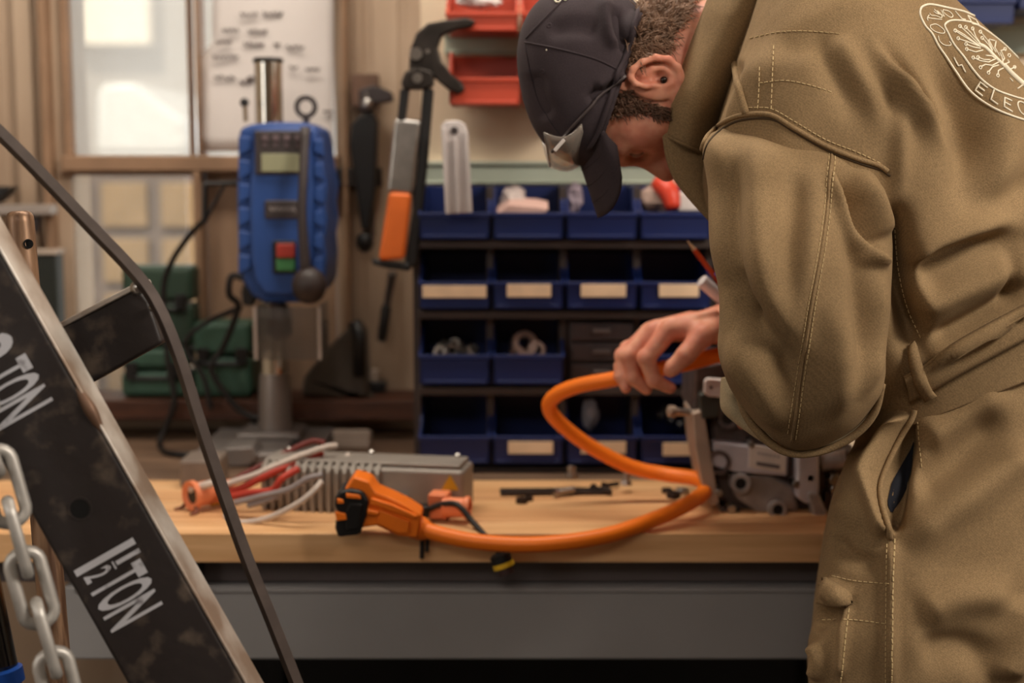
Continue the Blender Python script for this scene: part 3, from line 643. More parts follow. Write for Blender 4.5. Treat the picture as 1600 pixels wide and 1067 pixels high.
# socket on its right end
q = c0 + d1 * (L * .86) - d2 * .020 + zz * .002
so = MB().obox(q + d1 * .012 + d2 * .012 + zz * .020, d1 * .014, d2 * .016, zz * .018).build('socket', salmon, ch, bevel=.003, label='orange socket housing')
b = MB(); e = unit(d1 * .9 + np.array([.45, -.1, 0])); q2 = q + d1 * .02 + zz * .020
b.lathe([(0, .014), (.030, .014), (.032, .0165), (.038, .0165), (.038, .0115), (.012, .0115)], q2, e, 22, caps=False); b.build('socket_sleeve', salmon, so, smooth='auto')
b = MB(); b.lathe([(0, .0116), (.016, .0116)], q2 + e * .002, e, 16); b.build('socket_core', blackp, so)
for k in (.35, .62):
    q = c0 + d1 * L * (.62 + .16 * k) + d2 * .008 + zz * .026; b = MB(); b.cyl(q, q - d2 * .018, .005, 10); b.build('terminal_screw', sil, ch, smooth='auto')

# orange high-voltage plug and cable
hv = thing('orange_plug', 'orange plug with black locking collar lying at the bench edge', 'plug', P(590, 838, 1.885))
YPG = 1.86
def pp(px, y, dep, name, m, par, bev=.003, lab=None):
    return MB().prism(pl(px, y), (0, dep, 0)).build(name, m, par, bevel=bev, seg=3, label=lab)
body = pp([(552, 744), (577, 752), (588, 768), (612, 778), (638, 791), (659, 805), (652, 841), (622, 838), (588, 822), (562, 826), (540, 800), (537, 766)], YPG, .05, 'body', orange, hv, .004)
pp([(580, 778), (612, 788), (652, 806), (650, 812), (608, 798), (578, 788)], YPG - .005, .008, 'body_ridge', orange, body, .002)
pp([(592, 796), (640, 816), (638, 834), (622, 834), (590, 818)], YPG - .005, .008, 'body_boss', orange, body, .002)
pp([(574, 796), (592, 800), (590, 806), (573, 803)], YPG - .008, .01, 'catch', orange, body, .0015)
pp([(575, 762), (590, 766), (598, 775), (592, 782), (580, 778)], YPG + .052, .012, 'latch', blackp, hv, .003)
b = MB(); a0 = P(646, 822, YPG + .026); a1 = P(664, 828, YPG + .024); b.lathe([(0, .017), (.012, .0165), (.022, .0125)], a0, a1 - a0, 20); b.build('cable_gland', orange, hv, smooth='auto')
col = pp([(530, 768), (548, 764), (566, 768), (576, 782), (572, 808), (562, 836), (528, 840), (523, 826), (524, 812), (531, 806), (522, 792), (524, 776)], YPG - .008, .066, 'locking_collar', blackp, hv, .005)
pp([(540, 771), (562, 774), (564, 780), (541, 778)], YPG - .011, .006, 'indicator', orange, col, .001, 'orange inset in the black collar')
pp([(523, 800), (540, 803), (542, 812), (526, 814)], YPG - .0125, .008, 'indicator', orange, col, .001)
pp([(526, 779), (536, 781), (537, 787), (527, 787)], YPG - .011, .006, 'indicator', orange, col, .001)
pp([(546, 786), (566, 788), (560, 826), (540, 830), (540, 800)], YPG - .012, .006, 'collar_face', blackp, col, .002)
cpts = [(652, 824, 1.884), (700, 838, 1.872), (760, 848, 1.864), (850, 850, 1.858), (950, 836, 1.875), (1040, 804, 1.93), (1088, 779, 1.985), (1103, 762, 2.03), (1088, 748, 2.06), (1040, 741, 2.085), (985, 729, 2.085), (922, 697, 2.075), (877, 663, 2.06), (858, 637, 2.045), (868, 618, 2.03), (902, 603, 2.01), (960, 592, 1.98), (1020, 579, 1.955), (1080, 566, 1.94), (1130, 554, 1.95), (1190, 556, 2.0), (1225, 590, 2.06)]
b = MB(); b.tube([P(*q) for q in cpts], .0110, 14, 180); o = b.build('orange_cable', orange_c, None, smooth=True); setbase(o)
tag(o, 'thick orange cable looping from the plug on the bench up through the worker\'s hand', 'cable')

# second, faded orange connector with its wires
lc = thing('wire_connector', 'faded orange connector with open black mouth at the left end of the bench', 'connector', B2(315, 803))
e = unit(B2(350, 790) - B2(292, 801)); q = B2(297, 800) + zz * .024
b = MB(); b.lathe([(.004, .012), (.0, .018), (.0, .022), (.008, .022), (.010, .018), (.05, .0175), (.056, .014), (.07, .014)], q, e, 22, caps=False); b.build('sleeve', salmon, lc, smooth='auto')
b = MB(); b.lathe([(0, .0165), (.03, .0165)], q + e * .004, e, 18); b.build('mouth', blackp, lc)
b = MB(); b.obox(q + e * .046 - zz * .0175, e * .012, np.cross(e, zz) * .006, zz * .003); b.build('tab', mat('yellow tab', (214, 170, 40), .5), lc, bevel=.001, label='yellow tab')
for s in (-1, 1):
    b = MB(); f = np.cross(e, zz) * s; b.tube([q + f * .014 - zz * .014, q + f * .02 - zz * .020, q + f * .022 - e * .012 - zz * .0225], .0028, 8, 8); b.build('clip_leg', mat('brown plastic', (120, 66, 46), .5), lc, smooth=True)
def wire(pts, r, m, lab, nm='wire'):
    b = MB(); b.tube([P(*t) for t in pts], r, 8, 50); o = b.build(nm, m, None, smooth=True); setbase(o); tag(o, lab, 'wire'); return o
white_w = mat('white wire', (206, 192, 182), .45, var=.06); red_w = mat('red wire', (186, 56, 38), .45, var=.1); grey_w = mat('grey wire', (150, 140, 140), .45); dred = mat('dark red wire', (110, 34, 26), .5)
wire([(352, 757, 2.02), (395, 743, 2.02), (432, 727, 2.03), (470, 712, 2.04), (508, 699, 2.05), (526, 696, 2.06)], .0046, white_w, 'white wire running straight over the charger unit, topmost of the bundle')
wire([(298, 765, 2.03), (318, 759, 2.02), (336, 754, 2.02)], .0058, white_w, 'short white wire lying on the faded orange connector')
wire([(346, 772, 2.02), (378, 762, 2.02), (405, 748, 2.02), (440, 732, 2.03), (478, 716, 2.05), (504, 706, 2.06)], .0056, red_w, 'red wire just below the topmost white wire')
wire([(352, 778, 2.0), (390, 770, 1.99), (425, 766, 1.985), (440, 748, 1.985), (466, 732, 2.0)], .0052, red_w, 'red wire bending up across the charger fins')
wire([(345, 766, 2.03), (380, 742, 2.05), (412, 726, 2.07), (450, 706, 2.09), (486, 690, 2.11), (508, 692, 2.11)], .0046, dred, 'dark red wire at the back of the bundle')
wire([(366, 786, 1.99), (410, 775, 1.975), (450, 765, 1.965), (480, 748, 1.96), (504, 742, 1.965)], .0044, grey_w, 'grey wire crossing the charger fins')
wire([(352, 806, 1.985), (366, 815, 1.965), (395, 815, 1.955), (430, 805, 1.945), (468, 785, 1.935), (490, 767, 1.94), (503, 752, 1.95)], .0042, white_w, 'white wire drooping in a bow in front of the charger fins')
wire([(388, 790, 1.985), (420, 780, 1.975), (442, 772, 1.975)], .0042, grey_w, 'short grey wire end near the charger fins')
wire([(534, 722, 2.06), (546, 710, 2.07)], .0046, white_w, 'short white wire end sticking up behind the charger unit')
q = B2(308, 768); b = MB(); b.box((q[0] - .032, q[1] + .02, BZ), (q[0] + .03, q[1] + .10, BZ + .045)); o = b.build('relay_box', mat('dull grey box', (126, 112, 102), .6, var=.15), bevel=.006); setbase(o); tag(o, 'dull grey box on the bench behind the faded orange connector', 'box')

# black sensor lead with yellow ring hanging over the bench edge
sl = thing('sensor_lead', 'black lead ending in a plug with yellow ring over the bench edge', 'lead', P(785, 893, 1.868))
b = MB(); b.tube([P(664, 798, 1.96), P(690, 788, 1.955), (P(715, 789, 1.94)), P(738, 815, 1.925), P(757, 836, 1.90), P(775, 855, 1.885), P(783, 868, 1.88)], .0042, 8, 40); b.build('lead', blk_c, sl, smooth=True)
a0 = P(780, 864, 1.878); a1 = P(792, 897, 1.874); e = unit(a1 - a0)
b = MB(); b.lathe([(0, .010), (.003, .0145), (.016, .0145)], a0, e, 18); b.build('plug_body', blackp, sl, smooth='auto')
b = MB(); b.lathe([(0, .0150), (.007, .0150)], a0 + e * .0135, e, 18); b.build('ring', mat('yellow ring', (222, 178, 40), .45), sl, smooth='auto', label='yellow ring')
b = MB(); b.lathe([(0, .0115), (.010, .011), (.012, .006)], a0 + e * .0205, e, 18); b.build('plug_end', mat('dark brown plastic', (64, 44, 42), .5), sl, smooth='auto')
b = MB(); b.obox(P(658, 798, 1.965), (.012, 0, 0), (0, .012, 0), (0, 0, .009)); b.build('lead_plug', blackp, sl, bevel=.003)
b = MB(); b.tube([PZ(661, 834, BZ + .004), P(660, 846, 1.893), P(659, 872, 1.893)], .0032, 8, 14); b.tube([PZ(669, 834, BZ + .004), P(668, 846, 1.894), P(667, 862, 1.893)], .0026, 8, 14); o = b.build('cable_tie', blk_c, smooth=True); setbase(o); tag(o, 'black cable tie ends hanging over the bench edge below the plug', 'tie')

# loose metal parts behind the cable
dst = mat('dark oily steel', (60, 50, 46), .4, metal=.6, var=.3, scale=30)
q = B2(868, 772); b = MB(); b.box((q[0] - .085, q[1] - .014, BZ), (q[0] + .085, q[1] + .016, BZ + .007)); o = b.build('flat_bar', dst, bevel=.001); setbase(o); o.rotation_euler = (0, 0, .05); tag(o, 'dark flat steel bar lying on the bench below the bins', 'bar')
bit_bolt(B2(865, 778) + zz * .008, (.9, .4, .05), .034, .0048, sil, 'bright bolt lying in front of the dark flat bar')
bit_bolt(B2(893, 762) + zz * .0145, (0, .1, 1), .020, .0065, sil, 'bolt standing on its head at the dark flat bar')
bit_bolt(B2(978, 770) + zz * .012, (.1, .1, 1), .024, .0055, sil, 'bright bolt standing upright right of the dark flat bar')
bit_bolt(B2(925, 770) + zz * .008, (.7, -.6, 0), .036, .0042, dst, 'dark bolt lying between the two upright bolts')
bit_bolt(B2(942, 766) + zz * .007, (.8, .5, 0), .03, .0038, dst, 'short dark bolt lying close behind the other dark bolt')
def nut(px, py, r, m, lab):
    q = B2(px, py); b = MB(); b.lathe([(0, r * .55), (0, r), (r * .8, r), (r * .8, r * .55), (0, r * .55)], q, zz, 6, caps=False); o = b.build('hex_nut', m, bevel=.0006); setbase(o); tag(o, lab, 'nut')
nut(815, 786, .010, dst, 'dark nut lying nearest the orange socket'); nut(826, 782, .008, dst, 'small dark nut right behind the one nearest the orange socket')
nut(1052, 778, .012, dst, 'large dark nut lying inside the bend of the orange cable'); nut(1066, 772, .011, sil, 'bright nut lying inside the bend of the orange cable'); nut(1042, 770, .009, dst, 'small dark nut at the back inside the bend of the orange cable')

# ------------------------------------------------------------------ electric motor unit
mo = thing('motor_unit', 'grey cast metal motor unit with a white label on the bench beside the worker', 'motor', PZ(1210, 815, BZ))
gm1 = mat('cast housing grey', (176, 166, 162), .45, metal=.4, var=.35, scale=26, bump=.12, bscale=60)
gm2 = mat('bluish grey panel', (206, 200, 206), .45, metal=.25, var=.15, scale=20)
gm3 = mat('warm grey plate', (176, 156, 140), .5, metal=.3, var=.2, scale=20)
gmd = mat('dark motor casting', (104, 92, 90), .45, metal=.4, var=.35, scale=24, bump=.12, bscale=60)
YM = 2.02
def mp(px, y, dep, nm, m, bev=.003, lab=None, par=None): return pp(px, y, dep, nm, m, par or mo, bev, lab)
hz = mp([(1108, 644), (1200, 628), (1260, 690), (1334, 694), (1338, 760), (1312, 812), (1240, 818), (1150, 800), (1120, 780)], YM + .02, .16, 'housing', gmd, .008)
mp([(1086, 572), (1150, 560), (1200, 575), (1205, 640), (1110, 655), (1082, 648)], YM + .01, .15, 'upper_housing', gmd, .006)
mp([(1082, 646), (1100, 640), (1108, 690), (1124, 786), (1110, 792), (1098, 762), (1086, 700)], YM - .01, .11, 'end_plate', gm3, .003, 'warm grey end plate')
mp([(1092, 618), (1112, 606), (1128, 624), (1124, 652), (1096, 656)], YM - .012, .05, 'corner_boss', mat('green grey casting', (66, 66, 60), .5, metal=.3), .004)
tb = mp([(1101, 595), (1106, 591), (1132, 593), (1140, 600), (1140, 622), (1106, 620), (1100, 614)], YM - .03, .012, 'terminal_tab', mat('white plastic', (222, 212, 208), .45), .003, 'white plastic tab with a hole')
b = MB(); q = P(1111, 605, YM - .031); b.cyl(q, q + (0, .004, 0), .0022, 12); b.build('hole', blackp, tb)
b = MB(); a0 = P(1092, 645, YM + .02); a1 = P(1056, 643, YM + .01); b.cyl(a0, a1, .0055, 14); b.build('stud', sil, mo, smooth='auto', label='bright threaded stud')
b = MB(); a2 = P(1042, 642, YM + .005); b.lathe([(0, .006), (.002, .0085), (.011, .0085), (.013, .005)], a1, a2 - a1, 14); b.build('stud_collar', gm3, mo, smooth='auto')
mp([(1114, 690), (1232, 704), (1230, 744), (1150, 738), (1112, 728)], YM - .004, .03, 'side_panel', gm2, .003, 'bluish grey side panel')
lb = mp([(1171, 694), (1229, 704), (1227, 739), (1170, 730)], YM - .0065, .004, 'rating_label', mat('white label', (226, 214, 204), .5), .0006, 'white rating label')
b = MB(); b.prism(pl([(1182, 721), (1219, 727), (1218, 733), (1182, 727)], YM - .0072), (0, .001, 0)); b.build('print', mat('grey print dark', (110, 100, 100), .6), lb)
b = MB()
for k in range(6): b.prism(pl([(1184 + k * 6, 706 + k), (1188 + k * 6, 706.8 + k), (1188 + k * 6, 711 + k), (1184 + k * 6, 710 + k)], YM - .0072), (0, .001, 0))
b.build('print', mat('grey print', (168, 158, 156), .5), lb)
def port(px, py, r, y, nm='port', ang=(0, -1, .1), m=gm1):
    b = MB(); q = P(px, py, y); b.lathe([(.05, r * .9), (.012, r), (.004, r * 1.05), (0, r * .92), (0, r * .58), (.02, r * .55)], q, -np.array(ang), 20, caps=False); o = b.build(nm, m, mo, smooth='auto')
    b = MB(); b.cyl(q - np.array(ang) * .006, q - np.array(ang) * .022, r * .57, 14); b.build('bore', blackp, o)
port(1158, 756, .0145, YM - .012); port(1216, 797, .0135, YM - .02); port(1188, 756, .012, YM + .006, m=gmd); port(1330, 718, .014, YM + .0, ang=(.35, -1, 0), m=gmd)
port(1138, 654, .016, YM + .0, m=gmd)
mp([(1138, 740), (1205, 742), (1240, 760), (1250, 800), (1190, 806), (1150, 780)], YM + .004, .06, 'lower_cover', gm1, .006)
mp([(1246, 704), (1280, 698), (1281, 770), (1264, 790), (1244, 778)], YM - .012, .06, 'bracket', gm2, .005, 'bluish grey bracket')
mp([(1262, 770), (1280, 772), (1292, 800), (1290, 834), (1274, 834), (1270, 800)], YM - .02, .03, 'support_foot', gm1, .004)
b = MB(); a0 = P(1284, 722, YM + .01); a1 = P(1322, 716, YM + .0); b.cyl(a0, a1, .0135, 20); b.build('side_cylinder', gm1, mo, smooth='auto')
b = MB(); q = P(1122, 722, YM - .004); b.lathe([(0, .012), (0, .018), (.012, .018), (.012, .012), (0, .012)], q - np.array([0, .004, 0]), (0, 1, 0), 18, caps=False); b.build('cable_eye', gmd, mo, smooth='auto')
for (a, c, r) in ((1240, 752, .006), (1262, 742, .006), (1300, 760, .007), (1312, 782, .006), (1140, 790, .007), (1170, 690, .005), (1300, 745, .009), (1120, 765, .006)):
    b = MB(); q = P(a, c, YM + .01); b.lathe([(0, r), (.03, r)], q + np.array([0, -.022, 0]), (0, 1, 0), 6); b.build('bolt_head', sil, mo, bevel=.0008)
for i in range(4):
    mp([(1290 + i * 11, 770 - i * 4), (1297 + i * 11, 768 - i * 4), (1290 + i * 10, 815 - i * 10), (1284 + i * 10, 818 - i * 10)], YM + .004, .05, 'rib', gm1 if i % 2 else gmd, .002)
mp([(1125, 792), (1160, 800), (1160, 812), (1128, 806)], YM + .0, .09, 'mount_foot', gmd, .003)
MB().box((P(1125, 800, YM)[0], YM + .02, BZ), (P(1300, 800, YM)[0], YM + .15, P(1200, 790, YM + .02)[2])).build('sump', gmd, mo, bevel=.006)

# ------------------------------------------------------------------ engine hoist in the foreground
hblack = mat('scuffed black hoist paint', (44, 38, 37), .5, scale=34, bump=.15, bscale=90, col2=(92, 80, 70), vpos=(.28, .46))
worn = mat('worn bare edge steel', (222, 216, 208), .4, metal=.4, scale=12, col2=(150, 130, 114))
hbare = mat('dull black bar', (78, 68, 64), .4, metal=.5, var=.2, scale=40)
YHO = 1.27
E1 = np.array([140., 640.]); rr_ = np.array([.493, .870]); nn_ = np.array([.870, -.493])
def hp_(t, s, Y=YHO): q = E1 + rr_ * t + nn_ * s; return P(q[0], q[1], Y)
ho = thing('engine_hoist', 'black engine hoist boom marked with white ton ratings in the left foreground', 'hoist', (hp_(900, -80) * (1, 1, 0)))
bm = MB().prism([hp_(-560, 0), hp_(1000, 0), hp_(1000, -161), hp_(-560, -161)], (0, .042, 0)).build('boom', hblack, ho, bevel=.005, seg=3)
MB().prism([hp_(-560, 4), hp_(1000, 4), hp_(1000, -1), hp_(-560, -1)], (0, .042, 0)).build('boom_edge', worn, bm, bevel=.002, label='worn bare upper edge of the boom')
a = hp_(120, -62); 
b = MB(); b.lathe([(0, .0092), (0, .0115), (.006, .0115)], E1[0] * 0 + P(125, 795, YHO - .0006), (0, 1, 0), 22, caps=False); b.build('hole_rim', hblack, bm, smooth='auto')
b = MB(); q = P(125, 795, YHO - .0004); b.cyl(q, q + (0, .003, 0), .0094, 20); b.build('pin_hole', mat('hole black', (9, 8, 8), .9), bm)
q = hp_(30, -2, YHO - .001)
b = MB(); b.tube([hp_(-40, 0, YHO + .004), hp_(0, 1, YHO + .002), hp_(40, 0, YHO + .004)], [.003, .006, .003], 8, 14); b.build('weld_bead', mat('rusty weld', (120, 92, 74), .5, metal=.4, scale=60), bm, smooth=True)
# stencilled ratings: letters stand across the boom and read down along it
sten = mat('white stencil paint', (196, 196, 202), .6, var=.25, scale=60, col2=(120, 116, 120), vpos=(.28, .4))
def glyphs(s, t, base, hgt, wid, par, bold=.02):
    cu = bpy.data.curves.new('letter', 'FONT'); cu.body = s; cu.offset = bold; cu.resolution_u = 4
    o = bpy.data.objects.new('letter', cu); COL.objects.link(o); dg_ = bpy.context.evaluated_depsgraph_get(); me = o.evaluated_get(dg_).to_mesh()
    co = np.array([v.co[:] for v in me.vertices]); fs = [tuple(p.vertices) for p in me.polygons]
    o.evaluated_get(dg_).to_mesh_clear(); bpy.data.objects.remove(o); bpy.data.curves.remove(cu)
    mn = co.min(0); mx = co.max(0)
    q = [hp_(t + (c[0] - mn[0]) / (mx[0] - mn[0]) * wid, base + (c[1] - mn[1]) / (mx[1] - mn[1]) * hgt, YHO - .0007) for c in co]
    m = MB(); m.add(q, fs); ob = m.build('stencil_letter', sten, par, label='white stencilled character'); return ob
t0 = float((np.array([150, 890]) - E1) @ rr_); 
def tpos(px, py): v = np.array([px, py]) - E1; return v @ rr_, v @ nn_
# measured: start of the '1' and the end of the 'N'
ta = tpos(131, 892)[0]; base = -144
glyphs('1', ta - 8, base - 2, 106, 11, bm, 0); 
glyphs('1', ta + 11, base + 62, 42, 7, bm, 0); glyphs('2', ta + 9, base + 6, 46, 13, bm)
b = MB(); b.add([hp_(ta + 9, base + 56, YHO - .0008), hp_(ta + 22, base + 56, YHO - .0008), hp_(ta + 22, base + 59, YHO - .0008), hp_(ta + 9, base + 59, YHO - .0008)], [(0, 1, 2, 3)]); b.build('fraction_bar', sten, bm)
glyphs('T', ta + 26, base + 4, 94, 25, bm); glyphs('O', ta + 50, base + 2, 96, 26, bm); glyphs('N', ta + 78, base + 2, 92, 28, bm)
ta = tpos(20, 560)[0] - 2; base = -150
glyphs('T', ta + 4, base + 6, 100, 26, bm); glyphs('O', ta + 30, base + 4, 104, 28, bm); glyphs('N', ta + 60, base + 4, 104, 30, bm); glyphs('2', ta - 42, base + 4, 96, 36, bm, .03)
# brace, bent strap, ram
br = MB().prism(pl([(70, 520), (212, 446), (232, 470), (254, 536), (130, 606), (90, 600)], 1.37), (0, .05, 0)).build('brace', hblack, ho, bevel=.004)
MB().prism(pl([(70, 516), (212, 442), (216, 450), (70, 526)], 1.366), (0, .055, 0)).build('brace_edge', worn, br, bevel=.0015)
b = MB(); b.ball(P(214, 450, 1.362), .007, 12); b.ball(P(240, 480, 1.362), .005, 10); b.build('rivet', sil, br, smooth=True)
b = MB(); b.tube([P(x, y, 1.35) for x, y in [(-60, 155), (-20, 192), (0, 208), (60, 268), (140, 352), (210, 426), (246, 478), (280, 560), (318, 680), (380, 858), (424, 968), (476, 1100), (520, 1210)]], .0068, 4, 70, flat=((0, 1, 0), 1.3)); b.build('strap', hbare, ho, label='thin bent steel strap', smooth='auto')
rm = MB(); rm.cyl(P(-80, 640, 1.36), P(22, 1130, 1.36), .015, 22); rm = rm.build('ram', mat('glossy black ram', (22, 20, 20), .18, coat=.6), ho, smooth='auto', label='glossy black hydraulic ram')
b = MB(); b.lathe([(0, .019), (.014, .019)], P(4, 1046, 1.352), P(22, 1130, 1.36) - P(-80, 640, 1.36), 20); b.build('ram_collar', mat('blue collar', (24, 78, 168), .4), rm, smooth='auto', label='blue collar')
mx_ = hp_(960, -80)
MB().box((mx_[0] - .04, YHO, 0.10), (mx_[0] + .04, YHO + .075, mx_[2])).build('mast', hblack, ho, bevel=.004)
MB().box((mx_[0] - .45, YHO - .02, .03), (mx_[0] + .45, YHO + .10, .10)).build('base_beam', hblack, ho, bevel=.004)
for sx in (-.42, .38):
    b = MB(); b.cyl((mx_[0] + sx, YHO + .01, .03), (mx_[0] + sx + .03, YHO + .01, .03), .03, 18); b.build('caster', blackp, ho, smooth='auto')
# chain
chn = thing('lifting_chain', 'heavy grey steel chain hanging in front of the hoist at the left edge', 'chain', P(96, 1100, 1.22))
chm = mat('galvanised chain', (200, 196, 190), .42, metal=.45, var=.2, scale=40)
pth = cr([P(x, y, 1.222) for x, y in [(-60, 560), (-34, 640), (-6, 722), (20, 812), (46, 905), (74, 1002), (100, 1100), (114, 1170)]], 400)
seg = np.r_[0, np.cumsum(np.linalg.norm(np.diff(pth, axis=0), axis=1))]
pitch = .047; s = 0.0; k = 0; stad = None
lk_me = None
while s + pitch < seg[-1]:
    a = np.array([np.interp(s, seg, pth[:, i]) for i in range(3)]); c = np.array([np.interp(s + pitch, seg, pth[:, i]) for i in range(3)])
    t = unit(c - a); sd = unit(np.cross(t, (0, 1, 0))); dp_ = np.cross(sd, t); ang = math.radians(28 if k % 2 == 0 else 112); wv = math.cos(ang) * sd + math.sin(ang) * dp_
    if lk_me is None:
        hl = .0232; rad = .0132; pts = []
        for th in np.linspace(-90, 90, 9): pts.append((rad * math.cos(math.radians(th)) , 0, 0)) if 0 else None
        pts = [(rad * math.sin(math.radians(u)), 0, (hl - .001 + rad * math.cos(math.radians(u)) * 0.85)) for u in np.linspace(-90, 90, 9)]
        pts += [(rad * math.sin(math.radians(u)), 0, (-hl + .001 + rad * math.cos(math.radians(u)) * 0.85)) for u in np.linspace(90, 270, 9)]
        mb = MB(); mb.tube(pts, .0056, 10, closed=True); o = mb.build('link', chm, None, smooth=True); lk_me = o.data
    else:
        o = bpy.data.objects.new('link', lk_me); COL.objects.link(o)
    yv = np.cross(t, wv); M = Matrix([[wv[i], yv[i], t[i], (a[i] + c[i]) / 2] for i in range(3)] + [[0, 0, 0, 1]])
    o.matrix_basis = M; put(o, chn); s += pitch; k += 1
# brown steel bar standing behind the boom
pb = mat('bronzed steel bar', (150, 118, 92), .4, metal=.4, var=.35, scale=14, stretch=(8, 8, .7), col2=(96, 70, 54))
t_ = P(30, 330, 1.55); u_ = P(91, 1067, 1.52); dd = unit(u_ - t_); Lb = t_[2] / -dd[2]
st = MB(); st.lathe([(0, .009), (.002, .0125), (.006, .0146), (.012, .0152), (Lb - .01, .0158)], t_, dd, 28); st = st.build('steel_bar', pb, smooth='auto', angle=50); setbase(st); tag(st, 'bronze brown round steel bar with a cross hole standing behind the hoist boom', 'bar')
q = P(49, 381, 1.535); b = MB(); b.lathe([(0, .0035), (0, .0052), (.004, .0052)], q + np.array([-.003, -.0005, 0]), (-.45, 1, 0), 14, caps=False); b.cyl(q + np.array([-.003, .0005, 0]), q + np.array([-.003, .004, 0]), .0038, 12); b.build('cross_hole', mat('hole black', (9, 8, 8), .9), st)
# ------------------------------------------------------------------ the worker: body
skin = mat('skin', (224, 160, 132), .5, var=.12, scale=40, sss=.25, bump=.05, bscale=400, col2=(206, 130, 106))
olive = mat('olive drab twill', (148, 122, 87), .9, scale=7, speck=.22, bump=.05, bscale=700, col2=(129, 105, 73), sheen=0)
def twill(m):
    nt = m.node_tree; nd = nt.nodes; lk = nt.links; b = nd['Principled BSDF']; tc = nd.new('ShaderNodeTexCoord'); wv = nd.new('ShaderNodeTexWave'); wv.bands_direction = 'DIAGONAL'
    wv.inputs['Scale'].default_value = 170; wv.inputs['Distortion'].default_value = 1.5; wv.inputs['Detail'].default_value = 2; lk.new(tc.outputs['Object'], wv.inputs['Vector'])
    src = b.inputs['Base Color'].links[0].from_socket; mr = nd.new('ShaderNodeMapRange'); mr.inputs[3].default_value = .94; mr.inputs[4].default_value = 1.05; lk.new(wv.outputs[1], mr.inputs[0])
    mx = nd.new('ShaderNodeVectorMath'); mx.operation = 'SCALE'; lk.new(src, mx.inputs[0]); lk.new(mr.outputs[0], mx.inputs['Scale']); lk.new(mx.outputs[0], b.inputs['Base Color'])
twill(olive)
olive_l = mat('olive twill lining', (190, 172, 138), .85, var=.1, scale=10, speck=.15)
thread = mat('tan stitching', (206, 180, 132), .7)
YHD = 1.75
def Hh(px, py, dy=0.0): return P(px, py, YHD + dy)
U_ = unit((-.975, 0, -.22)); F_ = np.array([-U_[2], 0, U_[0]]); S_ = np.array([0, -1., 0]); HB = np.array([U_, F_, S_])
def head_sdf(p):
    d = sd_ell(p, Hh(925, 118), (.079, .099, .077), HB)
    d = smin(d, sd_ell(p, Hh(1003, 160), (.088, .074, .066), HB), .03)
    for s in (-1, 1):
        d = smin(d, sd_cone(p, Hh(1050, 168, s * .045), Hh(1106, 226, s * .018), .022, .018), .03)
        d = smin(d, sd_cone(p, Hh(1003, 205, s * .046), Hh(1024, 196, s * .058), .018, .014), .022)      # cheekbone
        d = smin(d, sd_cone(p, Hh(971, 231, s * .042), Hh(974, 243, s * .012), .010, .011), .012)      # brow
    d = smin(d, sd_cone(p, Hh(1108, 232, 0), Hh(1118, 226, 0), .02, .02), .02)
    d = smin(d, sd_cone(p, Hh(1062, 240, 0), Hh(1088, 240, 0), .022, .020), .02)                         # mouth mound
    for s in (-1, 1): d = smax(d, -sd_ell(p, Hh(995, 246, s * .034), (.011, .012, .016), HB), .012)      # eye sockets
    for s in (-1, 1): d = smin(d, sd_ell(p, Hh(994, 232, s * .033), (.010, .009, .013), HB), .005)       # lids
    nz = sd_cone(p, Hh(993, 242, 0), Hh(1042, 268, 0), .0085, .0125)
    for s in (-1, 1): nz = smin(nz, sd_cone(p, Hh(1046, 260, s * .012), Hh(1048, 256, s * .013), .0085, .007), .008)
    d = smin(d, nz, .010)
    d = smin(d, sd_cone(p, Hh(1074, 259, -.018), Hh(1072, 264, 0), .005, .007), .006); d = smin(d, sd_cone(p, Hh(1072, 264, 0), Hh(1074, 259, .018), .007, .005), .006)
    d = smin(d, sd_cone(p, Hh(1084, 258, -.015), Hh(1083, 262, 0), .005, .008), .006); d = smin(d, sd_cone(p, Hh(1083, 262, 0), Hh(1084, 258, .015), .008, .005), .006)
    d = smin(d, sd_cone(p, Hh(1000, 92), Hh(1140, 60), .060, .050), .03)                                 # neck
    d = smin(d, sd_cone(p, Hh(1040, 120, -.05), Hh(1130, 140, -.03), .014, .014), .03)                   # neck muscle
    # ears
    for s in (-1, 1):
        def E(px, py, o): return Hh(px, py, s * (.072 + o))
        e = sd_ell(p, E(1026, 122, .004), (.034, .026, .007), np.array([unit((-.97, 0, .10)), unit((.10, 0, .97)), (0, 1, 0)]))
        path = [(1037, 128, .004, 3.0), (1024, 133, .009, 3.4), (1008, 135, .013, 3.6), (993, 131, .016, 3.6), (985, 121, .018, 3.6), (989, 108, .019, 3.8), (1003, 97, .018, 4), (1024, 90, .016, 4.2), (1045, 93, .013, 4.2), (1059, 106, .010, 4.4), (1064, 124, .007, 5), (1061, 142, .004, 5.6), (1053, 154, .001, 5.5)]
        for a, b in zip(path[:-1], path[1:]): e = smin(e, sd_cone(p, E(*a[:3]), E(*b[:3]), a[3] / 1000, b[3] / 1000), .003)
        ah = [(1004, 119, .009), (1018, 108, .009), (1036, 107, .008), (1048, 116, .007), (1052, 132, .005)]
        for a, b in zip(ah[:-1], ah[1:]): e = smin(e, sd_cone(p, E(*a), E(*b), .0034, .0034), .003)
        e = smin(e, sd_cone(p, E(1042, 134, .007), E(1048, 130, .008), .0045, .004), .003)               # tragus
        e = smax(e, -sd_ell(p, E(1032, 121, .013), (.010, .0075, .010), np.array([unit((-.97, 0, .10)), unit((.10, 0, .97)), (0, 1, 0)])), .003)
        d = smin(d, e, .004)
    return d
def chain_sdf(p, pts, k=.004):
    d = None
    for a, b in zip(pts[:-1], pts[1:]):
        e = sd_cone(p, P(*a[:3]), P(*b[:3]), a[3], b[3]); d = e if d is None else smin(d, e, k)
    return d
YR = 1.945; FS_ = 1.10
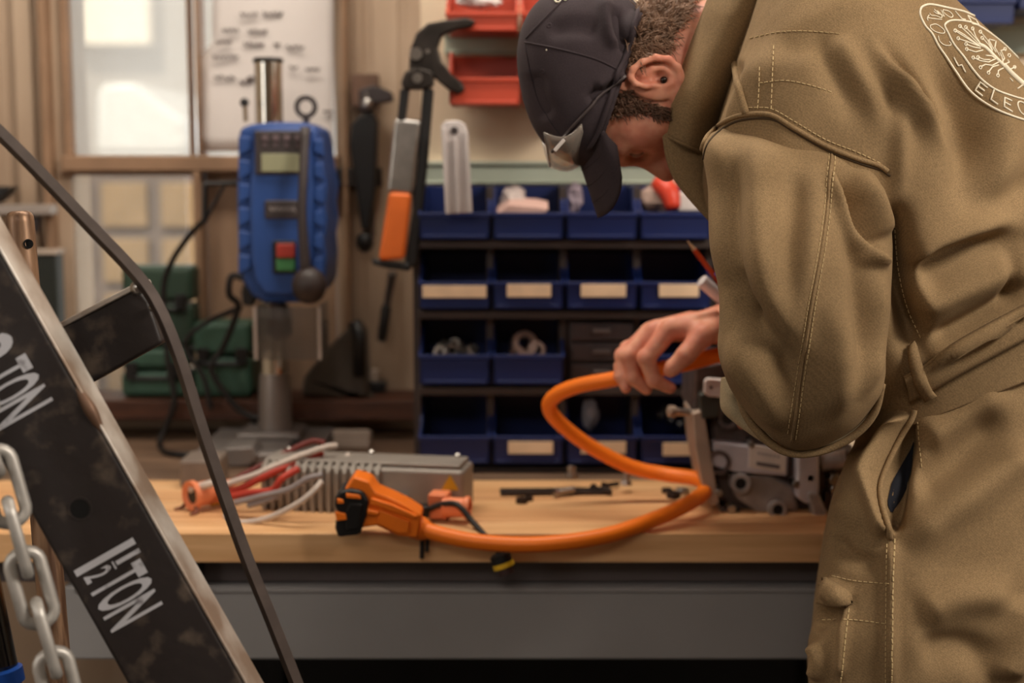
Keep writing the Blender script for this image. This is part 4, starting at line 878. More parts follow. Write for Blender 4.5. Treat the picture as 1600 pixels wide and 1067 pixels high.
fingers = [
    [(1082, 512, YR - .032, .0135), (1047, 514, YR - .030, .0125), (1010, 560, YR - .034, .0108), (1022, 594, YR - .034, .0092), (1047, 606, YR - .026, .0074)],
    [(1078, 506, YR - .010, .0135), (1022, 518, YR - .008, .0128), (984, 556, YR - .012, .0108), (989, 590, YR - .016, .0092), (1010, 608, YR - .012, .0074)],
    [(1078, 503, YR + .012, .0130), (1014, 520, YR + .014, .0120), (974, 556, YR + .010, .0102), (972, 588, YR + .004, .0088), (978, 606, YR - .002, .0070)],
    [(1080, 504, YR + .030, .0120), (1022, 518, YR + .034, .0105), (980, 545, YR + .032, .0088), (969, 572, YR + .026, .0076), (966, 588, YR + .020, .0062)]]
thumb = [(1122, 512, YR - .022, .0165), (1098, 524, YR - .046, .0145), (1072, 554, YR - .056, .0118), (1052, 574, YR - .050, .0098), (1047, 580, YR - .046, .0080)]
fingers = [[q[:3] + (q[3] * FS_,) for q in f] for f in fingers]; thumb = [q[:3] + (q[3] * FS_,) for q in thumb]
def hand_sdf(p):
    d = sd_cone(p, P(1138, 508, YR), P(1050, 515, YR + .002), .023, .017)
    d = smin(d, sd_cone(p, P(1112, 505, YR - .020), P(1060, 514, YR - .026), .018, .014), .014)
    d = smin(d, sd_cone(p, P(1116, 505, YR + .020), P(1050, 512, YR + .026), .017, .012), .014)
    d = smin(d, sd_cone(p, P(1190, 500, YR + .035), P(1135, 507, YR), .033, .0275), .016)
    for f in fingers: d = smin(d, chain_sdf(p, f), .004 if 0 else .005)
    d = smin(d, chain_sdf(p, thumb), .008)
    for f in fingers: d = smin(d, np.linalg.norm(p - P(f[2][0], f[2][1] - 1, f[2][2]), axis=-1) - f[2][3] * 1.04, .004)
    # tendons on the back of the hand
    for f in fingers: d = smin(d, sd_cone(p, P(1118, 487, f[0][2]), P(f[1][0] + 4, f[1][1] - 11, f[1][2]), .003, .0045), .008)
    return d
YLH = 1.93
lf = [[(1215, 625, YLH, .013), (1190, 628, YLH + .035, .011), (1170, 640, YLH + .055, .009), (1160, 662, YLH + .06, .0075)],
      [(1222, 628, YLH + .01, .013), (1200, 632, YLH + .05, .011), (1184, 646, YLH + .065, .009), (1178, 668, YLH + .066, .0075)],
      [(1232, 632, YLH + .01, .013), (1216, 640, YLH + .05, .011), (1204, 654, YLH + .064, .009), (1200, 674, YLH + .066, .0075)],
      [(1240, 640, YLH + .01, .012), (1230, 650, YLH + .044, .010), (1222, 664, YLH + .056, .008), (1220, 680, YLH + .058, .0065)]]
def lhand_sdf(p):
    d = sd_cone(p, P(1225, 640, YLH - .09), P(1226, 632, YLH), .026, .026)
    for f in lf: d = smin(d, chain_sdf(p, f), .006)
    return smin(d, chain_sdf(p, [(1228, 620, YLH - .05, .016), (1196, 606, YLH - .02, .013), (1176, 612, YLH + .01, .010)]), .008)
def trunk_sdf(p):
    c = lambda a, b, ra, rb: sd_cone(p, P(*a), P(*b), ra, rb)
    d = c((1140, 70, 1.76), (1230, 120, 1.74), .045, .07)
    d = smin(d, c((1230, 110, 1.73), (1420, 330, 1.71), .09, .10), .06); d = smin(d, c((1420, 330, 1.71), (1570, 580, 1.71), .10, .09), .06)
    d = smin(d, c((1215, 190, 1.60), (1250, 200, 1.72), .05, .07), .05); d = smin(d, c((1235, 200, 1.86), (1250, 200, 1.72), .05, .07), .05)
    d = smin(d, c((1225, 230, 1.56), (1245, 630, 1.565), .050, .040), .03); d = smin(d, c((1245, 630, 1.565), (1226, 640, 1.84), .042, .029), .02)
    d = smin(d, c((1240, 240, 1.90), (1280, 540, 2.04), .045, .04), .03); d = smin(d, c((1280, 540, 2.04), (1185, 501, 1.98), .040, .030), .02)
    for Y in (1.62, 1.79):
        d = smin(d, c((1545, 680, Y + .03), (1480, 1250, Y - .01), .075, .055), .04); d = smin(d, c((1480, 1250, Y - .02), (1470, 1900, Y), .058, .042), .02)
    return d
parts_ = [surfnets(head_sdf, Hh(790, 300, -.105), Hh(1170, -60, .105), .0026) if 0 else None]
def block(fn, pa, pb, h):
    lo = np.minimum(pa, pb); hi = np.maximum(pa, pb); return surfnets(fn, lo, hi, h)
V1, F1 = block(head_sdf, Hh(800, 300, -.112), Hh(1175, -45, .112), .0022)
V2, F2 = block(hand_sdf, P(940, 640, YR - .09), P(1215, 450, YR + .10), .0017)
V3, F3 = block(lhand_sdf, P(1130, 720, YLH - .14), P(1290, 560, YLH + .10), .003)
V4, F4 = block(trunk_sdf, P(1070, 2000, 1.42), P(1760, -60, 2.14), .011)
pb_ = MB(); 
for v, f in ((V1, F1), (V2, F2), (V3, F3), (V4, F4)): pb_.add(v, [tuple(q) for q in f.tolist()])
person = pb_.build('person', skin, None, smooth=True)
tag(person, 'worker in olive coveralls and dark cap bending over the bench, holding the orange cable', 'person')
def bvh(v, f): return BVHTree.FromPolygons([tuple(a) for a in v], [tuple(map(int, a)) for a in f])
T_head = bvh(V1, F1)
CAMP = np.array([0, 0, CAMZ])
def cast(tree, px, py):
    d = P(px, py, 1.0) - CAMP; h = tree.ray_cast(Vector(CAMP), Vector(unit(d)))
    return (None, None) if h[0] is None else (np.array(h[0]), np.array(h[1]))
# eyes
for s in (-1, 1):
    b = MB(); b.ball(Hh(994, 233, s * .033), .0105, 14); b.build('eye', mat('eye white', (150, 104, 86), .4), person, smooth=True, label='half closed eye')

# ------------------------------------------------------------------ clothing made of lofted rings
def loft(st, nr, ns, pw=2.2):
    """stations: left pixel, right pixel, depth, half thickness -> rings whose outline meets those pixels"""
    A = cr(st, ns); th = np.arange(nr) * 2 * math.pi / nr
    c, s = np.cos(th), np.sin(th); c = np.sign(c) * np.abs(c) ** (2 / pw); s = np.sign(s) * np.abs(s) ** (2 / pw)
    V = []
    for r in A:
        L_ = P(r[0], r[1], r[4]); R_ = P(r[2], r[3], r[4]); C = (L_ + R_) / 2; a = (R_ - L_) / 2; b = unit(C - CAMP) * r[5]
        V.append(C + c[:, None] * a - s[:, None] * b)
    V = np.array(V); f = []
    idx = np.arange(ns * nr).reshape(ns, nr)
    for i in range(ns - 1):
        q = np.stack([idx[i], np.roll(idx[i], -1), np.roll(idx[i + 1], -1), idx[i + 1]], 1); f.append(q)
    return V.reshape(-1, 3), np.vstack(f), idx
def vnormals(V, Fq):
    n = np.zeros_like(V); fn = np.cross(V[Fq[:, 2]] - V[Fq[:, 0]], V[Fq[:, 3]] - V[Fq[:, 1]])
    for k in range(4): np.add.at(n, Fq[:, k], fn)
    n /= np.linalg.norm(n, axis=1)[:, None] + 1e-12
    return n
FA = 2.7
def folds(V, Fq, lst):
    """press or raise the cloth along paths; each: points, width px, height mm, and an optional side skew"""
    n = vnormals(V, Fq); c = unit(V.mean(0) - CAMP)
    out = ((V - V.mean(0)) * n).sum(1).mean()
    if out < 0: n = -n
    fac = np.clip(-(n * ((V - CAMP) / np.linalg.norm(V - CAMP, axis=1)[:, None])).sum(1) * 2.0, 0, 1)
    px = proj(V); D = np.zeros(len(V))
    for it in lst:
        pts, wd, amp = it[:3]; skew = it[3] if len(it) > 3 else 0
        q = cr(pts, max(12, 6 * len(pts))); m = len(q); best = np.full(len(V), 1e9); sg = np.zeros(len(V)); tt = np.zeros(len(V))
        lo = q.min(0) - 3.2 * wd; hi = q.max(0) + 3.2 * wd
        sel = np.where((px > lo).all(1) & (px < hi).all(1) & (fac > 0))[0]
        if len(sel) == 0: continue
        x = px[sel]; bs = np.full(len(sel), 1e9); s_ = np.zeros(len(sel)); t_s = np.zeros(len(sel))
        for i in range(m - 1):
            a, b = q[i], q[i + 1]; ab = b - a; t = np.clip(((x - a) @ ab) / (ab @ ab + 1e-9), 0, 1); dv = x - a - t[:, None] * ab
            d = np.linalg.norm(dv, axis=1); u = d < bs; bs[u] = d[u]; s_[u] = np.sign(ab[0] * dv[u, 1] - ab[1] * dv[u, 0]); t_s[u] = (i + t[u]) / (m - 1)
        e0 = it[4] if len(it) > 4 else .22
        taper = np.clip(np.minimum(t_s, 1 - t_s) / e0, 0, 1); taper = taper * taper * (3 - 2 * taper)
        sd = bs * s_
        if skew:   # steep on one side, long on the other
            w1 = np.where(sd * skew > 0, wd * .45, wd * 1.3); g = np.exp(-(sd / w1) ** 2) - .45 * np.exp(-((sd * np.sign(skew) - wd * .9) / (wd * .5)) ** 2)
        else: g = np.exp(-(bs / wd) ** 2)
        D[sel] += FA * amp / 1000 * g * taper
    return V + n * (D * fac)[:, None], n
def wrinkle(V, n, amp, sc, seed):
    r = np.random.RandomState(seed); D = np.zeros(len(V))
    for k in range(10):
        w = r.normal(size=3) * sc * (1 + .35 * k); D += np.sin(V @ w + r.uniform(0, 6)) / (1 + .5 * k)
    return V + n * (D * amp / 2000)[:, None]
def cloth(name, st, nr, ns, m, par, fl=(), pw=2.2, wr=1.2, seed=1, label=None, capends=True):
    V, Fq, idx = loft(st, nr, ns, pw); V, n = folds(V, Fq, fl); V = wrinkle(V, n, wr, 22, seed)
    b = MB(); fs = [tuple(q) for q in Fq.tolist()]
    if capends: fs += [tuple(idx[0][::-1].tolist()), tuple(idx[-1].tolist())]
    b.add(V, fs); o = b.build(name, m, par, smooth=True, label=label)
    return o, V, Fq

torso_st = [
    (1148, 100, 1200, -80, 1.735, .06), (1122, 190, 1240, -115, 1.725, .12), (1101, 270, 1310, -120, 1.715, .175), (1116, 345, 1395, -84, 1.705, .205),
    (1166, 432, 1490, 0, 1.70, .205), (1228, 520, 1602, 112, 1.70, .195), (1290, 590, 1680, 235, 1.70, .185), (1325, 640, 1735, 350, 1.70, .175), (1352, 655, 1772, 430, 1.70, .166), (1360, 690, 1800, 520, 1.70, .160)]
torso_f = [
    ([(1262, 30), (1290, 90), (1325, 150), (1350, 225)], 20, -4, 0, .4), ([(1300, 30), (1335, 95), (1368, 160), (1385, 235)], 18, 3, 0, .4), ([(1330, 40), (1365, 100), (1400, 165), (1420, 240)], 20, -4, 0, .4),
    ([(1350, 50), (1392, 108), (1425, 150), (1455, 195), (1490, 250)], 17, 9, -1, .4), ([(1402, 130), (1406, 200), (1404, 260), (1402, 330)], 14, 5, 0, .4),
    ([(1420, 40), (1480, 110), (1512, 180), (1516, 260), (1485, 350)], 27, -11, 0, .4), ([(1480, 50), (1540, 140), (1565, 220), (1550, 320), (1510, 380)], 30, 6, 0, .4),
    ([(1480, 330), (1550, 320), (1610, 290), (1680, 240)], 30, -6, 0, .4), ([(1408, 420), (1450, 388), (1510, 366), (1600, 340)], 22, 8, 1, .3), ([(1416, 462), (1470, 420), (1540, 390), (1640, 372)], 24, -9, 0, .3),
    ([(1420, 500), (1480, 462), (1550, 432), (1620, 400)], 24, 6, 0, .3), ([(1440, 545), (1500, 518), (1560, 484), (1640, 440)], 18, -10, 0, .25), ([(1446, 566), (1510, 534), (1570, 500), (1660, 450)], 15, 9, 1, .2),
    ([(1592, 380), (1584, 430), (1580, 490)], 14, -6, 0, .4), ([(1398, 300), (1402, 380), (1410, 460), (1424, 520), (1440, 570)], 20, -17, 0, .25), ([(1430, 380), (1434, 440), (1452, 510)], 16, 5, 0, .4),
    ([(1106, 230), (1122, 180), (1146, 130), (1160, 90)], 12, -8), ([(1130, 240), (1150, 170), (1178, 120), (1230, 60)], 24, 5, 0, .35), ([(1200, 100), (1250, 70), (1320, 35), (1400, 20)], 22, -3, 0, .4)]
jacket, VT, FT = cloth('jacket', torso_st, 300, 230, olive, person, torso_f, pw=2.35, wr=1.3, seed=3, label='olive drab coverall jacket')
T_tor = bvh(VT, FT)
sleeve_st = [
    (1160, 188, 1340, 215, 1.63, .05), (1102, 222, 1380, 262, 1.566, .080), (1107, 300, 1391, 335, 1.548, .090), (1110, 380, 1392, 425, 1.530, .093), (1122, 445, 1388, 500, 1.525, .092),
    (1124, 505, 1382, 555, 1.525, .090), (1124, 550, 1380, 590, 1.53, .086), (1140, 603, 1372, 624, 1.54, .080), (1176, 656, 1340, 668, 1.552, .068), (1212, 690, 1296, 694, 1.562, .048), (1238, 704, 1264, 705, 1.57, .02)]
sleeve_f = [
    ([(1150, 190), (1140, 300), (1142, 400), (1160, 480), (1200, 560)], 22, -6, 0, .3), ([(1190, 180), (1184, 290), (1190, 400), (1215, 500), (1240, 580)], 26, 5, 0, .35), ([(1235, 195), (1244, 300), (1236, 400), (1225, 480)], 22, -4, 0, .4), ([(1275, 220), (1270, 330), (1256, 440), (1250, 540)], 20, 3.5, 0, .4),
    ([(1308, 238), (1322, 290), (1346, 345), (1374, 384), (1398, 400)], 20, -11, 1, .3), ([(1340, 255), (1362, 310), (1384, 350), (1398, 372)], 15, 8, 0, .3), ([(1316, 290), (1332, 370), (1346, 450), (1348, 540), (1320, 640)], 17, -5.5, 0, .35), ([(1368, 400), (1374, 480), (1366, 560), (1336, 630)], 18, 5, 0, .35), ([(1345, 392), (1368, 408), (1394, 412)], 9, 4, 0, .4),
    ([(1126, 465), (1180, 505), (1225, 560), (1248, 650)], 27, -7, 0, .3), ([(1122, 525), (1160, 570), (1200, 625), (1225, 690)], 25, 5, 0, .35), ([(1290, 430), (1312, 520), (1312, 600), (1280, 670)], 27, 5.5, 0, .35), ([(1140, 415), (1138, 450), (1152, 485), (1185, 500)], 12, -5, 0, .4)]
sleeve, VS, FS = cloth('sleeve', sleeve_st, 220, 200, olive, jacket, sleeve_f, pw=2.3, wr=1.3, seed=5, label='left sleeve rolled to the elbow')
T_slv = bvh(VS, FS)
# rolled cuff: pale lining roll behind the elbow
cuff_st = [(1128, 590, 1160, 585, 1.60, .03), (1126, 615, 1215, 600, 1.61, .05), (1128, 640, 1300, 620, 1.615, .06), (1150, 662, 1362, 632, 1.612, .062), (1190, 690, 1352, 660, 1.605, .055), (1225, 706, 1310, 692, 1.60, .04), (1242, 713, 1276, 708, 1.596, .018)]
cuff, VC, FC = cloth('cuff', cuff_st, 80, 60, olive_l, sleeve, [([(1150, 610), (1165, 650), (1205, 690)], 8, -5)], wr=1.0, seed=6, label='pale inside of the rolled cuff')
b = MB(); b.tube([P(1150, 610, 1.555), P(1170, 655, 1.548), P(1206, 694, 1.545), P(1244, 710, 1.548), P(1290, 703, 1.545), P(1335, 680, 1.535), P(1366, 645, 1.525), P(1380, 600, 1.515)], [.003, .005, .005, .004, .0045, .0045, .0045, .003], 10, 60); b.build('cuff_hem', olive, sleeve, smooth=True, label='rolled hem of the cuff')
# right sleeve behind
rs_st = [(1130, 200, 1320, 200, 1.88, .07), (1135, 320, 1340, 330, 1.93, .075), (1150, 420, 1350, 450, 1.99, .07), (1180, 480, 1345, 560, 2.02, .06), (1185, 462, 1250, 570, 2.0, .045), (1152, 452, 1190, 550, 1.975, .042), (1136, 462, 1158, 528, 1.965, .038)]
rsl, VR, FR = cloth('sleeve', rs_st, 60, 60, olive, jacket, wr=2.0, seed=8, label='right sleeve behind')
# yoke edge: the shoulder seam rolls over the sleeve head
def on(tree, pts, off=.001, n=None, alt=None):
    q = cr(pts, n or max(8, int(sum(np.hypot(*(np.array(b) - np.array(a))) for a, b in zip(pts[:-1], pts[1:])) / 5)))
    out = []
    for x, y in q:
        h, nm = cast(tree, x, y)
        if h is None and alt is not None: h, nm = cast(alt, x, y)
        if h is None: continue
        if nm @ (h - CAMP) > 0: nm = -nm
        out.append(h + nm * off)
    return np.array(out)
class BestTree:
    """nearest hit of several trees"""
    def __init__(s, *t): s.t = t
    def ray_cast(s, o, d):
        hs = [h for h in (t.ray_cast(o, d) for t in s.t) if h[0] is not None]
        return min(hs, key=lambda h: h[3]) if hs else (None, None, None, None)
T_js = BestTree(T_tor, T_slv)
arm = [(1094, 250), (1101, 222), (1116, 202), (1140, 186), (1168, 179), (1205, 180), (1240, 200), (1290, 228), (1340, 248), (1372, 258), (1388, 268)]
b = MB(); q = on(T_js, arm, .0005); b.tube(q, .0028, 8); b.build('armhole_seam', olive, jacket, smooth=True, label='rolled armhole seam')
b = MB(); q = on(T_js, [(x + 3, y + 7) for x, y in arm], .0); b.tube(q, .0014, 6); b.build('seam_shadow_cord', mat('armhole seam shade', (70, 54, 34), .9), jacket, smooth=True, label='drawn shadow line under the armhole seam')  # dark tube stands in for the shade under the rolled seam
b = MB(); q = on(T_js, [(1158, 72), (1150, 92), (1152, 120), (1158, 150), (1166, 178)], .001); b.tube(q, .0045, 8); b.build('shoulder_seam', olive, jacket, smooth=True, label='raised shoulder seam')
def stitches(tree, pts, par, dash=5.5, gap=3.0, r=.00055, name='stitching'):
    q = on(tree, pts, .0006, n=400)
    if len(q) < 4: return
    px = proj(q); s = np.r_[0, np.cumsum(np.hypot(*np.diff(px, axis=0).T))]; b = MB(); t = 0; k = 0
    while t + dash < s[-1]:
        a = np.array([np.interp(t, s, q[:, i]) for i in range(3)]); c = np.array([np.interp(t + dash, s, q[:, i]) for i in range(3)])
        if np.linalg.norm(c - a) < .02: b.tube([a, c], r, 5); k += 1
        t += dash + gap
    if k: return b.build(name, thread, par, kind='stuff')
stitches(T_slv, [(1305, 236), (1300, 300), (1290, 380), (1275, 470), (1262, 560), (1250, 640), (1243, 690)], sleeve)
stitches(T_slv, [(1296, 236), (1290, 300), (1280, 380), (1264, 470), (1250, 560), (1236, 640), (1230, 684)], sleeve, r=.0004)
b = MB(); q = on(T_slv, [(1300, 232), (1295, 300), (1285, 380), (1269, 470), (1256, 560), (1244, 640), (1237, 690)], .0002, n=60); b.tube(q, .0016, 6); b.build('sleeve_seam', olive, sleeve, smooth=True)
stitches(T_tor, [(1170, 168), (1205, 170), (1242, 190), (1290, 218), (1340, 238), (1378, 256)], jacket)
stitches(T_tor, [(1172, 60), (1220, 50), (1270, 49), (1318, 54)], jacket); stitches(T_tor, [(1186, 130), (1225, 126), (1265, 133), (1305, 146)], jacket)
stitches(T_tor, [(1187, 105), (1186, 140), (1184, 172)], jacket); stitches(T_tor, [(1209, 72), (1207, 120), (1205, 176)], jacket)
stitches(T_tor, [(1398, 350), (1404, 420), (1418, 480), (1440, 530)], jacket)

# collar: folded flap standing round the neck
Lc = cr([(1128, -70), (1108, 0), (1078, 80), (1050, 160), (1036, 208)], 40); Rc = cr([(1250, -60), (1228, 10), (1200, 75), (1166, 130), (1134, 190), (1114, 246)], 40)
ty = np.linspace(0, 1, 40); cy0 = np.interp(ty, [0, .3, .7, 1], [1.74, 1.695, 1.68, 1.70]); cy1 = np.interp(ty, [0, .3, .7, 1], [1.725, 1.725, 1.72, 1.73])
G = np.array([[P(*(Lc[i] * (1 - u) + Rc[i] * u), cy0[i] * (1 - u) + cy1[i] * u - .060 * math.sin(math.pi * u) ** .8 * (1 - .25 * ty[i])) for u in np.linspace(0, 1, 22)] for i in range(40)])
b = MB(); b.grid(G); b.build('collar', olive, jacket, smooth=True, solid=.005, label='turned down collar')
b = MB(); b.tube(G[:, 0], .0030, 8); b.tube(G[-1], .0030, 8); b.build('collar_edge', olive, jacket, smooth=True)
T_col = bvh(G.reshape(-1, 3), MB().grid(G).f)
stitches(T_col, [(1168, 12), (1140, 62), (1116, 112), (1092, 170)], jacket)
# front of the coverall under the chin
A_ = cr([(1038, 208), (1044, 246), (1056, 278), (1080, 310), (1113, 346)], 16); B_ = cr([(1130, 190), (1132, 230), (1136, 290), (1142, 360)], 16)
G = np.array([[P(*(A_[i] * (1 - u) + B_[i] * u), 1.685 + .05 * u - .02 * math.sin(math.pi * u)) for u in np.linspace(0, 1, 10)] for i in range(16)])
b = MB(); b.grid(G); b.build('front_placket', olive, jacket, smooth=True, solid=.005, label='shaded front edge below the collar')
b = MB(); b.tube(G[:, 0], .003, 8); b.build('placket_edge', olive, jacket, smooth=True)

# ------------------------------------------------------------------ embroidered badge on the back
def bp(x, y): return (1400 + x / 5.335, y / 5.335)
emb = mat('cream embroidery', (238, 228, 204), .7)
badge = MB()
def em(pts, r=.00095, smooth=True, tree=T_tor):
    p2 = [bp(*q) for q in pts]
    if not smooth:
        d = []
        for a, c in zip(p2[:-1], p2[1:]): d += [tuple(np.array(a) * (1 - t) + np.array(c) * t) for t in np.linspace(0, 1, 5)[:-1]]
        p2 = d + [p2[-1]]; q = np.array([h + (n if n @ (h - CAMP) < 0 else -n) * .0005 for h, n in (cast(tree, *t) for t in p2) if h is not None])
    else: q = on(tree, p2, .0005, n=6 * len(p2))
    if len(q) > 1 and np.linalg.norm(np.diff(q, axis=0), axis=1).max() < .03: badge.tube(q, r, 6)
em([(650, 135), (560, 98), (450, 72), (300, 40), (240, 46), (205, 72), (200, 130), (240, 215), (300, 285), (350, 380), (420, 480), (500, 600), (600, 740), (700, 830), (830, 910), (960, 965), (1067, 1000), (1180, 1030)], .0013)
em([(1010, 480), (900, 372), (800, 292), (700, 225), (620, 188), (520, 172), (450, 175), (410, 200), (405, 225), (430, 275), (480, 370), (560, 470), (640, 580), (720, 670), (830, 750), (960, 800), (1067, 830), (1180, 860)], .0012)
for s in ([(348, 300), (362, 345), (400, 376), (446, 380), (456, 366), (440, 348)], [(285, 212), (330, 204), (385, 240), (402, 268), (385, 280), (330, 268), (290, 240), (282, 222), (285, 212)], [(272, 128), (258, 150), (262, 175)], [(262, 150), (310, 158), (378, 165)],
          [(276, 112), (290, 128), (330, 134), (370, 150), (380, 138), (366, 124), (330, 112), (310, 96)], [(312, 78), (356, 118), (340, 92), (398, 140), (370, 86)], [(392, 84), (440, 98), (470, 132), (455, 148), (420, 130), (388, 100), (392, 84)]):
    em(s, .00062)
em([(488, 95), (548, 162), (575, 166)], .0009, False); em([(596, 132), (632, 200), (690, 214), (664, 170), (596, 132)], .0009, False)
em([(800, 262), (880, 338)], .0008, False); em([(820, 268), (850, 300)], .0008, False); em([(990, 462), (1050, 520)], .0008, False)
em([(480, 478), (518, 550), (546, 540), (578, 604)], .0008, False)
em([(762, 734), (702, 686), (660, 752), (722, 802)], .0010, False); em([(684, 720), (738, 760)], .0010, False)
em([(815, 752), (790, 830), (848, 872)], .0010, False)
em([(960, 842), (904, 815), (900, 890), (966, 932)], .0010, False); em([(902, 852), (950, 880)], .0010, False)
em([(1080, 872), (1030, 848), (1010, 870), (1030, 930), (1070, 962), (1120, 975)], .0010)
em([(1130, 770), (1050, 700), (960, 620), (890, 545)], .0034); em([(900, 560), (820, 480), (740, 400), (690, 375)], .0024)
for s in ([(490, 262), (600, 330), (700, 395)], [(482, 245), (560, 290), (690, 385)], [(530, 222), (600, 285), (700, 385)], [(578, 232), (650, 310), (720, 395)], [(635, 242), (662, 310), (705, 375)], [(515, 325), (590, 350), (680, 385)], [(580, 372), (640, 395), (700, 405)], [(585, 412), (660, 436), (720, 420)],
          [(700, 268), (760, 340), (800, 420)], [(715, 320), (770, 380), (800, 430)], [(770, 335), (800, 395), (830, 440)], [(775, 330), (830, 345), (820, 400), (860, 470)], [(905, 415), (870, 425), (900, 490), (880, 520)], [(640, 482), (700, 510), (770, 520), (830, 490)], [(680, 480), (730, 500), (780, 500)], [(745, 465), (790, 468), (840, 500)],
          [(702, 560), (740, 540), (800, 548), (850, 520)], [(768, 605), (800, 560), (850, 545)], [(845, 628), (850, 590), (890, 570)], [(990, 560), (950, 580), (920, 570)], [(925, 500), (940, 520), (900, 540)], [(860, 440), (880, 480), (890, 530)], [(1010, 740), (1060, 705)], [(945, 655), (970, 680)]):
    em(s, .0008, False)
for c in ((490, 258), (515, 322), (580, 370), (586, 412), (640, 483), (680, 480), (702, 564), (768, 608), (846, 632), (700, 268), (715, 320), (530, 222), (578, 230), (635, 242), (940, 464), (905, 412), (985, 562)):
    em([(c[0] + 11 * math.cos(t), c[1] + 13 * math.sin(t)) for t in np.linspace(0, 6.3, 8)], .0006)
badge.build('embroidered_badge', emb, jacket, smooth=True, label='cream embroidered round badge reading COTSWOLD and ELEC round a circuit tree')

# ------------------------------------------------------------------ trousers, belt, pocket, boots
def leg_st(dy): return [(1345, 640, 1772, 430, 1.70 + dy * .2, .15), (1338, 690, 1800, 530, 1.69 + dy * .5, .14), (1308, 760, 1810, 640, 1.67 + dy * .8, .13), (1290, 830, 1770, 790, 1.63 + dy, .115), (1272, 960, 1700, 960, 1.60 + dy, .108), (1264, 1070, 1655, 1080, 1.595 + dy, .104), (1300, 1500, 1610, 1500, 1.59 + dy, .085), (1330, 1800, 1590, 1800, 1.60 + dy, .075), (1340, 1925, 1580, 1925, 1.60 + dy, .07)]
tr_f = [
    ([(1425, 640), (1395, 690), (1372, 750), (1376, 800), (1392, 842)], 13, 13, -1, .12), ([(1428, 660), (1410, 720), (1402, 790), (1398, 835)], 14, -12), ([(1340, 690), (1345, 760), (1320, 830)], 26, 6),
    ([(1392, 840), (1393, 900), (1392, 1000), (1392, 1090)], 9, 5), ([(1410, 860), (1480, 800), (1560, 740), (1620, 690)], 30, 8), ([(1420, 760), (1490, 720), (1570, 640)], 30, -6), ([(1440, 690), (1500, 660), (1580, 600)], 26, 5),
    ([(1290, 905), (1310, 925), (1330, 935)], 10, 7), ([(1268, 985), (1290, 960), (1325, 950)], 14, -6), ([(1272, 1000), (1285, 1030), (1275, 1067)], 14, 6), ([(1430, 960), (1500, 930), (1590, 930)], 30, 6), ([(1560, 1067), (1590, 1000), (1610, 930)], 26, 8), ([(1430, 1020), (1500, 1010), (1560, 1040)], 26, -5),
    ([(1300, 830), (1330, 870), (1380, 880)], 14, -4), ([(1325, 935), (1318, 1000), (1312, 1067)], 7, 4)]
trs, VL, FL = cloth('trousers', leg_st(0), 260, 330, olive, person, tr_f, pw=2.3, wr=1.4, seed=11, label='olive coverall trousers')
T_leg = bvh(VL, FL)
leg2, _, _ = cloth('trouser_leg', leg_st(.15), 60, 80, olive, trs, pw=2.3, wr=1.6, seed=12, label='far trouser leg')
T_low = BestTree(T_tor, T_leg)
# belt as a band over waist
bl = cr([(1412, 602), (1424, 596), (1436, 590), (1480, 565), (1540, 532), (1600, 500), (1660, 466), (1730, 425)], 60); bw_ = [46, 40]
G = []
for k, (x, y) in enumerate(bl):
    row = []
    for u in np.linspace(0, 1, 7):
        h, nm = cast(T_low, x + 10 * u, y + 36 * u - 16)
        if h is None: row = None; break
        nm = nm if nm @ (h - CAMP) < 0 else -nm; row.append(h + nm * (.0045 + .002 * math.sin(math.pi * u)))
    if row: G.append(row)
G = np.array(G)
for _ in range(6): G[1:-1] = (G[:-2] + 2 * G[1:-1] + G[2:]) / 4
b = MB(); b.grid(G); belt = b.build('belt', olive, person, smooth=True, solid=.008, label='olive fabric belt'); T_b = bvh(G.reshape(-1, 3), b.f)
b = MB(); b.tube(G[:, 0], .0026, 6); b.build('belt_edge', olive, belt, smooth=True); b = MB(); b.tube(G[:, -1], .0026, 6); b.build('belt_edge', olive, belt, smooth=True)
stitches(T_b, [(1450, 578), (1520, 541), (1590, 503), (1660, 464)], belt); stitches(T_b, [(1462, 600), (1530, 562), (1600, 525), (1660, 488)], belt)
q = on(BestTree(T_b, T_low), [(1416, 545), (1424, 570), (1434, 598), (1450, 622)], .007, n=10)
b = MB(); b.tube(q, .0042, 8, flat=((.3, -1, 0), 1.0)) ; 
q2 = on(BestTree(T_b, T_low), [(1427, 540), (1435, 565), (1446, 594), (1461, 616)], .007, n=10); G2 = np.array([[a * (1 - u) + c * u + (a - CAMP) * (-.0015 * math.sin(math.pi * u)) for u in np.linspace(-.15, 1.1, 6)] for a, c in zip(q, q2)])
b = MB(); b.grid(G2); b.build('belt_loop', olive, belt, smooth=True, solid=.006, label='belt loop')
stitches(T_leg, [(1433, 640), (1436, 680), (1440, 730)], trs); stitches(T_leg, [(1398, 842), (1395, 900), (1394, 1000), (1393, 1080)], trs, 7, 3, .0009); stitches(T_leg, [(1386, 850), (1385, 950), (1384, 1080)], trs)
stitches(T_leg, [(1300, 900), (1340, 908), (1392, 912)], trs); stitches(T_leg, [(1285, 968), (1330, 968), (1390, 975)], trs); stitches(T_leg, [(1326, 950), (1320, 1000), (1313, 1075)], trs, 7, 3, .0009)
q = on(T_leg, [(1430, 640), (1400, 690), (1374, 750), (1374, 790), (1391, 842)], .003, n=30); b = MB(); b.tube(q, .0034, 8); b.build('pocket_edge', olive, trs, smooth=True, label='gaping slant pocket edge')
stitches(T_leg, [(1424, 648), (1396, 696), (1376, 750), (1378, 790), (1392, 838)], trs)
b = MB(); Gp = []
